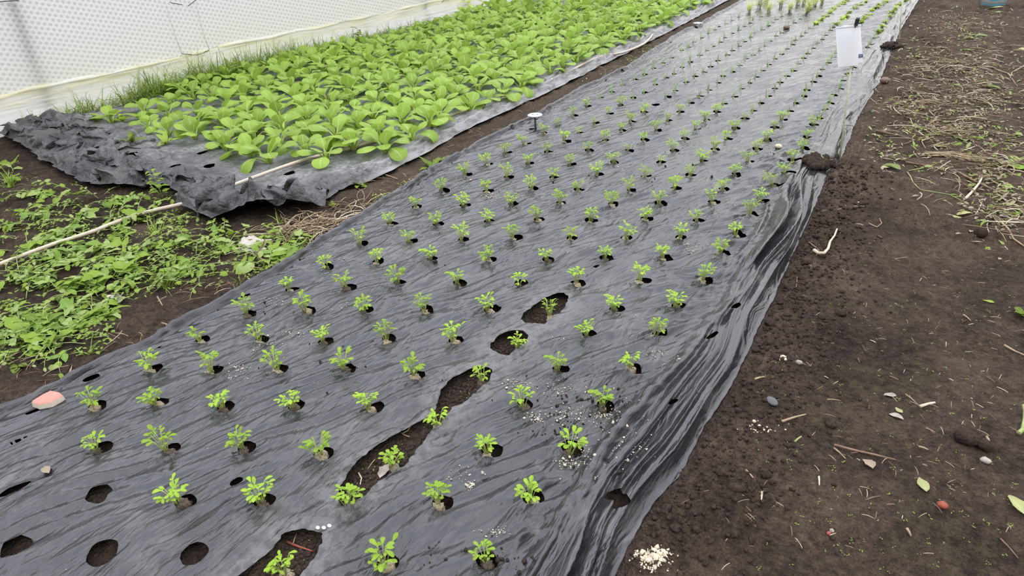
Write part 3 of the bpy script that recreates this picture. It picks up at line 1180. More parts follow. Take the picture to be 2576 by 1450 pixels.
def wall_sh(px, py):
    p = wall_at(px, py)
    return (p - Vector((WB, 0, 0))).dot(WDIR), p.z + .03


SEAM = [wall_sh(*p) for p in [(0, 236), (75, 215), (151, 201), (276, 177), (380, 153), (455, 136), (560, 110), (700, 82), (850, 53), (1000, 20)]]
SEAM_F = lambda s: np.interp(s, [-3] + [a for a, _ in SEAM] + [16], [SEAM[0][1]] + [b for _, b in SEAM] + [SEAM[-1][1]])


def build_wall():
    s = np.arange(-1.5, 15, .05)
    h = np.linspace(0, 1, 40)
    S, Hh = np.meshgrid(s, h)
    seam = SEAM_F(S)
    H2 = seam - .015 + (2.7 - seam) * Hh
    off = .010 + .012 * perlin(S / 1.1, H2 / .9, 601) + .02 * sstep(.25, 0, H2 - seam)
    V = np.zeros(S.shape + (3,))
    for k in range(3):
        V[..., k] = wall_pt(0, 0)[k] + S * WDIR[k] + off * WNORM[k]
    V[..., 2] += H2
    o = grid_object('wall_left', V.reshape(-1, 3), np.ones((len(h) - 1, len(s) - 1), bool), len(h), len(s), M_WALL, np.stack([S, H2], -1).reshape(-1, 2))
    tag(o, 'white quilted plastic wall of the growing tunnel', kind='structure')
    s = np.arange(-1.5, 15, .02)
    h = np.linspace(0, 1, 30)
    S, Hh = np.meshgrid(s, h)
    seam = SEAM_F(S) + .012 * perlin(S / .35, S * 0, 603)
    H2 = -.03 + (seam + .03) * Hh
    off = .012 + .02 * Hh * 0 + .016 * (1 - np.abs(perlin(S / .5 + Hh * .6, H2 / .035, 605)) * 2) * sstep(0, .15, Hh) + .035 * np.exp(-((Hh - .93) / .05) ** 2) + .02 * perlin(S / .25, H2 / .15, 607)
    V = np.zeros(S.shape + (3,))
    for k in range(3):
        V[..., k] = wall_pt(0, 0)[k] + S * WDIR[k] + off * WNORM[k]
    V[..., 2] += H2
    o = grid_object('trim_1', V.reshape(-1, 3), np.ones((len(h) - 1, len(s) - 1), bool), len(h), len(s), M_SKIRT, np.stack([S, H2], -1).reshape(-1, 2))
    tag(o, 'yellow stained loose film skirt along the foot of the white wall', kind='structure')
    # hoop posts stand close behind the film
    for n, (px0, px1, lab) in enumerate([((130, 300), (25, 0), 'dark hoop post showing dimly through the white film near the bare black sheet end'),
                                         ((1072, 62), (1062, 0), 'hoop post showing dimly through the white film beyond the tall grass')]):
        a, b = wall_at(*px0, -.036), wall_at(*px1, -.036)
        a.z = -.05
        b = a + (b - a).normalized() * 2.9
        m = MB()
        m.tube([a, a + (b - a) * .5, b], .034, 12)
        tag(m.build('hoop_post', M_METAL), lab, 'post')


def build_hooks():
    data = [((427, 4), (430, 7), (458, 12), 'dark wire hook at the top of the first twine on the white wall'),
            ((493, 0), (490, 2), (474, 15), 'dark wire hook at the top of the second twine on the white wall'),
            ((456, 133), (458, 135.5), (492, 138), 'dark wire hook at the seam below the first twine, pointing at the other'),
            ((526, 123), (525, 127), (494, 139), 'dark wire hook at the seam below the second twine, slanting down'),
            ((-8, 5), (44, 1), (48, 2.5), 'dark wire hook on the wall above the dim hoop post'),
            ((1112, 7), (1114, 4), (1119, -3), 'dark wire hook on the wall past the far hoop post')]
    for a, b, c, lab in data:
        m = MB()
        m.tube([wall_at(*a, .05), wall_at(*b, .055), wall_at(*c, .05)], .0036, 5)
        tag(m.build('wire_hook', M_WIRE), lab, 'hook', 'wire hooks on the wall')
    for pts, lab in [([(412, -8), (425, 40), (440, 88), (457, 133)], 'thin twine running down the white wall between the first pair of hooks'),
                     ([(492, -2), (498, 30), (508, 75), (525, 121)], 'thin twine down the white wall between the second pair of hooks')]:
        m = MB()
        m.tube([wall_at(*p, .045) for p in pts], .0018, 4)
        tag(m.build('twine', M_STRING), lab, 'string', 'twines on the wall')


# ---------------------------------------------------------------- leaf shapes
def blade_pts(L, Wd, shape, a0, bend, cup=.25, nu=7, nv=5, twist=0.0, ruffle=0.0, seed=0):
    """surface growing along +Y from the origin; a0 = start angle above the horizontal, bend = total droop"""
    P = np.zeros((nu, nv, 3))
    UV = np.zeros((nu, nv, 2))
    y = z = 0.0
    for i in range(nu):
        u = 1 - (1 - i / (nu - 1)) ** 1.35
        a = a0 - bend * u
        if i:
            y += L * (u - u_) * math.cos(a)
            z += L * (u - u_) * math.sin(a)
        u_ = u
        w = Wd / 2 * shape(u)
        tw = twist * u
        for j in range(nv):
            v = j / (nv - 1) * 2 - 1
            lift = cup * abs(v) ** 1.6 * w
            rf = ruffle * Wd * math.sin(u * 9 + seed) * abs(v) ** 2 * (1 if v > 0 else -1)
            xx = v * w
            nz = lift + rf
            xr_ = xx * math.cos(tw) - nz * math.sin(tw)
            nr_ = xx * math.sin(tw) + nz * math.cos(tw)
            P[i, j] = (xr_, y - nr_ * math.sin(a), z + nr_ * math.cos(a))
            UV[i, j] = (u, (v + 1) / 2)
    return P, UV


def SPOON(u):
    if u < .58:
        t = u / .58
        return .13 + .87 * (math.sin(t * PI / 2) ** 1.25)
    t = (u - .58) / .42
    return max(.05, math.sqrt(max(0, 1 - t * t)) ** .9)



OVAL = lambda u: max(.03, math.sin(PI * u ** .9) ** .8) if 0 < u < 1 else .03
SPAT = lambda u: .14 + .86 * (math.sin(PI * min(1, u ** 1.5)) ** .75 if 0 < u < 1 else 0) if u < 1 else .12
LANCE = lambda u: max(.02, math.sin(PI * (u ** .75)) ** .9) if 0 < u < 1 else .04


def LOBED(n):
    return lambda u: max(.05, (math.sin(PI * u ** .85) ** .7) * (.62 + .38 * abs(math.sin(PI * n * u)))) if 0 < u < 1 else .05


def put(P, M):
    sh = P.shape
    A = np.array(M.to_3x3())
    return (P.reshape(-1, 3) @ A.T + np.array(M.translation)).reshape(sh)


# ---------------------------------------------------------------- bok choy
def bok_leaf(rng, i, n):
    """petiole and blade grids of leaf i (0 = outermost), in plant coordinates"""
    f = i / (n - 1)
    az = i * 2.39996 + rng.uniform(-.25, .25)
    lean = (1 - f) ** .8 * rng.uniform(.70, 1.0) + .10            # from the vertical
    pl = (.088 - .03 * f) * rng.uniform(.9, 1.15)
    bl = (.146 - .038 * f) * rng.uniform(.88, 1.12)
    bw = bl * rng.uniform(.74, .92)
    R = Matrix.Rotation(az, 4, 'Z')
    # petiole: crescent strip
    k = 6
    y, z = .006 + .008 * (1 - f), .004
    pet = np.zeros((k, 7, 3))
    pu = np.zeros((k, 7, 2))
    for a in range(k):
        u = a / (k - 1)
        ang = PI / 2 - lean * (.55 + .6 * u)
        if a:
            y += pl / (k - 1) * math.cos(ang)
            z += pl / (k - 1) * math.sin(ang)
        w = .0155 - .0095 * u
        th = .0045 - .0018 * u
        for j in range(7):
            t = 2 * PI * j / 7
            cx, cn = w * math.cos(t), th * math.sin(t) + .30 * (w * math.cos(t)) ** 2 / w
            pet[a, j] = (cx, y - cn * math.sin(ang), z + cn * math.cos(ang))
            pu[a, j] = (u, j / 6)
    bend = rng.uniform(.75, 1.65) * (1.0 - .5 * f) + .25
    P, UV = blade_pts(bl, bw, SPOON, ang, bend, cup=rng.uniform(-.38, .22), nu=9, nv=7, twist=rng.uniform(-.35, .35), ruffle=rng.uniform(.01, .035), seed=rng.uniform(0, 6))
    P = P + np.array([0, y - .004 * math.cos(ang), z - .004 * math.sin(ang)])
    return put(pet, R), pu, put(P, R), UV


def bok_variant(seed):
    rng = random.Random(seed)
    n = rng.choice([7, 8, 8, 9])
    return [bok_leaf(rng, i, n) for i in range(n)]


def bok_layout():
    rng = random.Random(5)
    pts = []
    front = [at(*p) for p in [(300, 312), (405, 372), (425, 352), (480, 350), (560, 346), (585, 400), (612, 408), (687, 415), (800, 413), (888, 407), (938, 384)]]
    fx = np.array(sorted((p.x, p.y) for p in front))
    sx, sy = .262, .25
    for c in range(0, 14):
        row = 0
        yf0 = float(np.interp(float(XBR(3.0)) - .19 - c * sx, fx[:, 0], fx[:, 1]))
        for r in range(0, 40):
            y = yf0 + r * sy + (c % 2) * .07
            right = float(XBR(y)) - .19
            x = right - c * sx
            if x < float(XW(y)) + .30 + .25 * sstep(4.2, 3.2, y):
                continue
            yf = np.interp(x, fx[:, 0], fx[:, 1])
            if y < yf - .06 or y > 9.75:
                continue
            q = Vector((x + rng.uniform(-.035, .035), y + rng.uniform(-.035, .035), 0))
            a, b, d = proj((q.x, q.y, .1))
            if not (-60 < a < 2650 and b > -70):
                continue
            # thin stand at the bare corner
            if x < -5.0 and y < 3.5 and rng.random() < .35:
                continue
            row += 1
            pts.append((c + 1, row, q, d))
    return pts


def build_bok():
    NVAR = 7
    variants = [bok_variant(40 + k) for k in range(NVAR)]
    pieces, whole = [], []
    for leaves in variants:
        pl = []
        fo, stx = MB(), MB()
        for pet, pu, P, UV in leaves:
            mb = MB()
            mb.grid(P, UV)
            mp = MB()
            mp.grid(pet, pu, closed=True)
            pl.append((mb.mesh('leaf', M_BOK), mp.mesh('petiole', M_BOKST)))
            fo.grid(P, UV)
            stx.grid(pet, pu, closed=True)
        pieces.append(pl)
        whole.append((fo.mesh('foliage', M_BOK), stx.mesh('stalks', M_BOKST)))
    rng = random.Random(9)
    pts = sorted(bok_layout(), key=lambda t: t[3])
    rowcount = {}
    for n, (c, row, q, d) in enumerate(pts[:300]):
        k = rng.randrange(NVAR)
        z = float(old_z(np.array([q.x]), np.array([q.y]))[0])
        lab = f'bok choy plant, {nth(row)} from the near end in the {nth(c)} line off the path'
        r = empty('bok_choy', (q.x, q.y, z - .002), lab, 'vegetable plant', 'bok choy plants in the far bed', rng.uniform(0, 6.28), rng.uniform(.86, 1.12) * (.9 if q.x < -4.9 and q.y < 4 else 1))
        r.rotation_euler = (rng.uniform(-.1, .1), rng.uniform(-.1, .1), r.rotation_euler.z)
        BOK_SPOTS.append((q.x, q.y))
        if n < 42:
            for lm, pm in pieces[k]:
                lo = link(bpy.data.objects.new('leaf', lm), r)
                link(bpy.data.objects.new('petiole', pm), lo)
        else:
            link(bpy.data.objects.new('foliage', whole[k][0]), r)
            link(bpy.data.objects.new('stalks', whole[k][1]), r)


# ---------------------------------------------------------------- celery seedlings
def celery_variant(seed):
    rng = random.Random(seed)
    leaves, stems = MB(), MB()
    n = rng.randint(12, 17)
    for i in range(n):
        az = i * 2.4 + rng.uniform(-.4, .4)
        out = rng.uniform(.06, .42) if i else .05
        H = rng.uniform(.042, .070) * (1.1 - .35 * out)
        R = Matrix.Rotation(az, 4, 'Z')
        b = R @ Vector((rng.uniform(-.004, .004), rng.uniform(.001, .007), -.004))
        pts = []
        for t in (0, .3, .6, 1):
            pts.append(b + R @ Vector((0, H * out * t ** 1.4 * 1.1, H * t)))
        stems.tube(pts, [.0011, .0010, .0009, .0008], 4)
        tip = pts[-1]
        for k, (da, L) in enumerate([(0, rng.uniform(.016, .023)), (1.1, rng.uniform(.011, .017)), (-1.1, rng.uniform(.011, .017))]):
            if k and rng.random() < .30:
                continue
            P, UV = blade_pts(L * 1.12, L * rng.uniform(.52, .66), SPAT, rng.uniform(.1, .9) if not k else rng.uniform(-.1, .6), rng.uniform(.2, 1.0), cup=.25, nu=5, nv=3)
            M = Matrix.Translation(tip - R @ Vector((0, 0, .0025 * k))) @ Matrix.Rotation(az + da, 4, 'Z')
            leaves.grid(put(P, M), UV)
    plug = MB()
    plug.blob((rng.uniform(-.008, .008), rng.uniform(-.006, .006), -.014), (.021, .019, .021), seed, .4, 10, 14, freq=2.2)
    pd = seed % 3 == 1
    return leaves.mesh('foliage', M_CEL), stems.mesh('stems', M_CELST), plug.mesh('root_plug', M_PLUGD if pd else M_PLUG)


def build_celery():
    NV = 10
    var = [celery_variant(70 + k) for k in range(NV)]
    rng = random.Random(21)
    rows = sorted(ROWS)
    torn_lab = {(-5, 0): 'celery seedling in the torn gap that runs out of the near edge', (-4, 2): 'celery seedling at the near tip of the longest torn gap',
                (-3, 4): 'celery seedling in the middle of the longest torn gap, above a grey scrap', (-2, 5): 'celery seedling at the narrow waist of the longest torn gap',
                (-1, 5): 'celery seedling on a pale plug at the far end of the longest torn gap', (0, 5): 'celery seedling in the small round tear just beyond the longest gap',
                (1, 5): 'celery seedling on a beige plug in the diamond shaped tear'}
    small = {(11, 3), (12, 1), (12, 2), (14, 1), (13, 1), (9, 4), (10, 3), (12, 6), (13, 5)}
    for ri, r in enumerate(rows):
        for k, (px, py) in enumerate(ROWS[r]):
            v = rng.randrange(NV)
            lab = torn_lab.get((r, k))
            p = at(px, py)
            if lab:
                z = float(soil_z(np.array([p.x]), np.array([p.y]))[0]) + .012
            else:
                lab = f'celery seedling, {nth(k + 1)} from the weedy path in the {nth(ri + 1)} row from the near end'
                z = float(sheet_z(np.array([p.x]), np.array([p.y]))[0]) - .004
            s = rng.uniform(.88, 1.12)
            if (r, k) in small:
                s *= .75
            o = empty('celery_seedling', (p.x, p.y, z), lab, 'seedling', 'celery seedlings in the black film', rng.uniform(0, 6.28), s)
            o.rotation_euler = (rng.uniform(-.14, .14), rng.uniform(-.16, .12), o.rotation_euler.z)
            for me in var[v]:
                link(bpy.data.objects.new(me.name.split('.')[0], me), o)


def tuft_mesh(name, rng, n, h, spread, w, mats, arch=.6, base=.006, nu=6):
    mb = MB()
    for i in range(n):
        az = rng.uniform(0, 2 * PI)
        H = h * rng.uniform(.55, 1.1)
        a0 = PI / 2 - rng.uniform(.02, spread)
        P, UV = blade_pts(H, w * rng.uniform(.7, 1.2), lambda u: max(.06, (1 - u) ** .6), a0, rng.uniform(.1, arch), cup=.5, nu=nu, nv=3)
        M = Matrix.Translation((rng.uniform(-base, base), rng.uniform(-base, base), -.004)) @ Matrix.Rotation(az, 4, 'Z')
        mb.grid(put(P, M), UV, mi=rng.randrange(len(mats)))
    return mb.mesh(name, mats)


def build_chives():
    NV = 8
    rng = random.Random(33)
    var = [tuft_mesh('blades', rng, rng.randint(5, 9), rng.uniform(.09, .15), rng.choice([.2, .4, .7]), .0038, [M_CHIVE, M_GRASSY if k % 3 == 0 else M_CHIVE], .9, .008) for k in range(NV)]
    bulb = MB()
    bulb.blob((0, 0, -.004), (.010, .010, .010), 5, .3, 6, 8)
    bulb = bulb.mesh('root_clump', M_CHIVE)
    for ri, r in enumerate(sorted(CHIVES)):
        for k, (px, py) in enumerate(CHIVES[r]):
            if (px, py) == (1649, 263):
                continue
            p = fp(px, py)
            lab = f'chive seedling, {nth(k + 1)} from the weedy path in the {nth(ri + 1)} chive row beyond the celery'
            o = empty('chive_seedling', (p.x, p.y, p.z - .003), lab, 'seedling', 'chive seedlings beyond the celery', rng.uniform(0, 6.28), rng.uniform(.8, 1.1))
            me = var[rng.randrange(NV)]
            link(bpy.data.objects.new('blades', me), o)
            if p.y < 7:
                link(bpy.data.objects.new('root_clump', bulb), o)
    # feathery plants
    for k, q in enumerate(DILL):
        p = fp(*q)
        mb = MB()
        for i in range(22):
            az = rng.uniform(0, 6.28)
            L = rng.uniform(.06, .15)
            R = Matrix.Translation(p + Vector((rng.uniform(-.02, .02), rng.uniform(-.03, .03), 0))) @ Matrix.Rotation(az, 4, 'Z')
            lean = rng.uniform(.1, .7)
            pts = [R @ Vector((0, lean * L * t * t, L * t)) for t in (0, .35, .7, 1)]
            mb.tube(pts, [.0014, .0012, .001, .0006], 3)
            for t in (.35, .5, .62, .74, .86, 1):
                for sgn in (-1, 1):
                    P, UV = blade_pts(rng.uniform(.018, .03), .008, LANCE, rng.uniform(-.3, .9), .5, nu=3, nv=3)
                    M = R @ Matrix.Translation((0, lean * L * t * t, L * t)) @ Matrix.Rotation(sgn * rng.uniform(.3, 1.6), 4, 'Z')
                    mb.grid(put(P, M), UV)
        o = mb.build('feathery_seedling', M_DILL)
        tag(o, f'tall feathery yellow-green seedling, {nth(k + 1)} from the near side of the feathery patch beyond the chives', 'seedling', 'feathery seedlings at the far end')
    cnt = 0
    for li, line in enumerate(LETTUCE):
        for k, q in enumerate(line):
            p = fp(*q)
            mb = MB()
            for i in range(13):
                P, UV = blade_pts(rng.uniform(.03, .055), rng.uniform(.022, .036), SPOON, rng.uniform(.3, 1.1), rng.uniform(.4, 1.0), nu=5, nv=3, ruffle=.05, seed=i)
                mb.grid(put(P, Matrix.Translation(p + Vector((rng.uniform(-.02, .02), rng.uniform(-.05, .05), 0))) @ Matrix.Rotation(rng.uniform(0, 6.28), 4, 'Z')), UV)
            o = mb.build('lettuce_seedling', M_LETT)
            tag(o, f'small bright lettuce seedling, {nth(k + 1)} back in the {nth(4 - li)} lettuce line from the bare soil side', 'seedling', 'lettuce seedlings in lines at the far end')


# ---------------------------------------------------------------- hose, pegs, sign, stakes, bucket
def build_hose():
    pts = [gp(*p, .034) for p in [(-60, 702), (40, 665), (140, 631), (240, 595), (345, 556)]]
    for p, zz in [((450, 515), .0), ((500, 498), .02), ((560, 476), .040), ((640, 446), .045), ((712, 420), .035), ((780, 398), .024)]:
        pts.append(at(*p, zz))
    for p in [(890, 371), (1000, 338), (1100, 303), (1200, 269), (1330, 226), (1420, 186), (1490, 150)]:
        q = at(*p)
        z = float(old_z(np.array([q.x]), np.array([q.y]))[0]) + .013
        pts.append(at(*p, z))
    for p in [(1530, 138), (1560, 134), (1590, 124), (1620, 110), (1637, 94), (1646, 80), (1660, 70), (1690, 58)]:
        pts.append(at(*p, .0))
    zs = [p.z for p in pts]
    P = []
    for i in range(len(pts) - 1):
        for t in (0, .5):
            p0, p1, p2, p3 = [Vector((pts[j].x, pts[j].y, zs[j])) for j in (max(i - 1, 0), i, i + 1, min(i + 2, len(pts) - 1))]
            P.append(.5 * ((2 * p1) + (p2 - p0) * t + (2 * p0 - 5 * p1 + 4 * p2 - p3) * t * t + (3 * p1 - p0 - 3 * p2 + p3) * t ** 3))
    P.append(pts[-1])
    m = MB()
    m.tube(P, .0105, 10)
    tag(m.build('irrigation_hose', M_HOSE), 'long beige hose running through the weeds and along the bok choy bed', 'hose')


def build_pegs():
    for (px, py), lab in zip(PEGS, ('grey disc topped peg standing up in the near film edge by the celery', 'grey disc topped peg farther along the film edge by the chives')):
        p = fp(px, py)
        hgt = .098 if py > 200 else .030
        r = empty('ground_peg', (p.x, p.y, p.z - .01), lab, 'peg', 'disc topped film pegs', .3)
        m = MB()
        m.tube([(0, 0, -.02), (0, 0, hgt)], .0075, 10)
        m.build('peg_shaft', M_PIN, r)
        d = MB()
        R0 = .053
        d.tube([(0, 0, hgt), (0, 0, hgt + .001), (0, 0, hgt + .006), (0, 0, hgt + .007)], [R0 * .97, R0, R0, R0 * .96], 32, up=(1, 0, 0))
        d.build('disc', M_DISC, r)
        for s in (-1, 1):
            h = MB()
            h.tube([(s * .017, 0, hgt + .0072), (s * .017, 0, hgt + .0078)], .006, 12, up=(1, 0, 0))
            tag(h.build('disc_hole', M_PIN, r), 'dark round hole in the disc')


def build_sign():
    base = gp(2114, 405)
    y0 = base.y

    def vp(px, py, dy=0.0):          # point on the upright plane through the stake, facing the camera
        d = ray(px, py)
        t = (y0 + dy) / d[1]
        return Vector((d[0] * t, d[1] * t, CAM_H + d[2] * t))
    r = empty('stake_sign', base, 'blank white paper on a thin pale stake with a black clip', 'sign')
    inv = Matrix.Translation(-base)
    top = vp(2155, 52)
    m = MB()
    lo = base - Vector((0, 0, .06))
    m.tube([lo, base + (top - base) * .5 + Vector((-.002, 0, 0)), top], .0052, 7)
    m.xform(inv)
    m.build('stake', M_STAKE, r)

    def sheet(tl, tr_, br, bl, dy, curl, mat_, name, thick=.0006):
        A, B, C_, D = vp(*tl, dy), vp(*tr_, dy), vp(*br, dy), vp(*bl, dy)
        mb = MB()
        n = 10
        for side in (0, 1):
            P = np.zeros((n, n, 3))
            for i in range(n):
                for j in range(n):
                    u, v = j / (n - 1), i / (n - 1)
                    q = A.lerp(B, u).lerp(D.lerp(C_, u), v)
                    q = q + Vector((0, curl * (math.sin(u * 2.6 + .2) - .5 * v * v) + (thick if side else 0), 0))
                    P[i, j] = q
            mb.grid(P if side else P[:, ::-1])
        mb.xform(inv)
        return mb.build(name, mat_, r)
    sheet((2102, 68), (2165, 61), (2158, 164), (2108, 169), -.014, -.008, M_PAPER, 'front_sheet')
    sheet((2120, 65), (2164, 63), (2171, 157), (2124, 164), .016, .003, M_PAPER, 'back_sheet')
    bs = sheet((2157, 137), (2170.3, 136), (2171, 144.5), (2157.3, 146), .0135, .0, M_BLUE, 'blue_band')
    tag(bs, 'blue printed band with a round pale emblem')
    # emblem: ring and dot
    c = vp(2164.5, 141, .0125)
    mb = MB()
    ring = [c + Vector((.0058 * math.cos(t), 0, .0058 * math.sin(t))) for t in np.linspace(0, 2 * PI, 19)]
    mb.tube(ring, .0011, 4, caps=False)
    mb.tube([c + Vector((-.002, 0, .002)), c + Vector((.002, 0, -.002))], .0011, 4)
    mb.xform(inv)
    mb.build('emblem', M_LOGO, bs)
    # fold-over strip along the top edge
    sheet((2102, 68), (2166, 61), (2166, 67), (2102.5, 73), -.020, -.006, M_PAPER, 'folded_top')
    # spring clip
    k = MB()
    c0, c1 = vp(2156, 47, -.012), vp(2155, 64, -.026)
    R = Matrix.Rotation(.05, 4, 'Y')
    k.box((c0 + c1) / 2 + Vector((0, -.004, 0)), (.018, .010, (c0 - c1).length * .98), R)
    k.box((c0 + c1) / 2 + Vector((0, .020, .004)), (.018, .008, (c0 - c1).length * .85), R)
    k.tube([c1 + Vector((-.004, .0, .004)), c1 + Vector((-.006, -.004, -.012))], .0035, 6)
    k.xform(inv)
    k.build('clip', M_BLACKP, r, smooth=False)
    # second bare stake
    b2 = gp(2263, 104)
    m = MB()
    d = ray(2272, -6)
    t = b2.y / d[1]
    top2 = Vector((d[0] * t, d[1] * t, CAM_H + d[2] * t))
    m.tube([b2 - Vector((0, 0, .06)), top2 + (top2 - b2) * .45], .0055, 7)
    tag(m.build('garden_stake', M_STAKE), 'thin bare pale stake at the far film edge', 'stake')


def build_bucket():
    b = gp(2498, 12)
    R0 = .118
    r = empty('bucket', b, 'white bucket with blue wavy bands standing on the far soil', 'bucket')

    def lathe(prof, mt, name, n=40, wave=0.0, par=r):
        mb = MB()
        P = np.zeros((len(prof), n, 3))
        for i, (rad, z) in enumerate(prof):
            for j in range(n):
                th = 2 * PI * j / n
                P[i, j] = (rad * math.cos(th), rad * math.sin(th), z + wave * math.sin(th * 5 + i * .8))
        mb.grid(P, closed=True)
        return mb.build(name, mt, par)
    rad = lambda z: R0 + .022 * z / .27
    lathe([(.002, 0), (R0, 0), (rad(.13), .13), (rad(.27), .27), (rad(.27) + .008, .272), (rad(.27) + .008, .285), (rad(.27) - .003, .285), (rad(.05) - .004, .05), (.002, .045)], M_BUCKET, 'bucket_body')
    for z, h in ((.022, .016), (.075, .02), (.2, .03)):
        tag(lathe([(rad(z) + .0012, z), (rad(z + h) + .0015, z + h)], M_TEAL, 'blue_band', wave=.006), 'teal blue wavy printed band')
    m = MB()
    R1 = rad(.27) + .010
    m.tube([(R1 * math.cos(a), -.02 - .07 * math.sin(a), .265 - .10 * math.sin(a)) for a in np.linspace(0, PI, 14)], .003, 6)
    m.build('handle', M_WIRE, r)


# ---------------------------------------------------------------- weeds and grass
def sprig(mb, p, az, L, n, size, rng, mats, flat=.35, up=.15, lobes=None):
    """a leafy stem, lying or standing"""
    R = Matrix.Translation(p) @ Matrix.Rotation(az, 4, 'Z')
    k = rng.uniform(-.5, .5)
    pts = []
    for i in range(6):
        t = i / 5
        pts.append(R @ Vector((k * L * t * t, L * t * math.cos(up), .008 + L * t * math.sin(up) + .02 * math.sin(PI * t))))
    mb.tube(pts, [.0022, .002, .0018, .0015, .0012, .0008], 4, mi=len(mats))
    for i in range(n):
        t = .15 + .85 * i / max(1, n - 1)
        j = min(4, int(t * 5))
        q = pts[j].lerp(pts[j + 1], t * 5 - j)
        s = size * rng.uniform(.6, 1.15) * (1.1 - .4 * t)
        shape = rng.choice([LANCE, LOBED(3), LOBED(4), LOBED(2)] if s > .05 else [OVAL, OVAL, LANCE, LOBED(2)]) if lobes is None else lobes
        P, UV = blade_pts(s, s * rng.uniform(.40, .70), shape, rng.uniform(-.25, .7), rng.uniform(.2, 1.1), cup=rng.uniform(-.3, .4), nu=9, nv=3, twist=rng.uniform(-.7, .7), ruffle=.05, seed=i)
        M = Matrix.Translation(q) @ Matrix.Rotation(az + (1 if i % 2 else -1) * rng.uniform(.5, 1.5), 4, 'Z') @ Matrix.Rotation(rng.uniform(-flat, flat), 4, 'Y')
        mb.grid(put(P, M), UV, mi=rng.randrange(len(mats)))


WEED_CLUSTERS = [(60, 520, 60, 9), (150, 500, 60, 12), (230, 555, 70, 18), (300, 520, 50, 8), (40, 600, 60, 14), (130, 570, 60, 15), (330, 600, 60, 15), (260, 640, 60, 13),
                 (400, 545, 45, 9), (180, 680, 70, 16), (60, 660, 60, 17), (100, 735, 70, 17), (30, 800, 50, 9), (330, 690, 60, 14), (250, 720, 60, 13), (420, 610, 45, 8), (470, 655, 50, 12),
                 (430, 690, 50, 10), (530, 620, 45, 13), (570, 605, 30, 8), (150, 800, 60, 13), (130, 860, 55, 14), (80, 840, 55, 12), (230, 780, 45, 10), (15, 440, 30, 7), (360, 650, 40, 7),
                 (40, 900, 35, 4), (220, 850, 40, 5), (700, 625, 40, 10), (745, 620, 35, 9), (660, 680, 35, 8), (410, 480, 25, 5), (20, 700, 40, 10), (500, 700, 40, 6)]


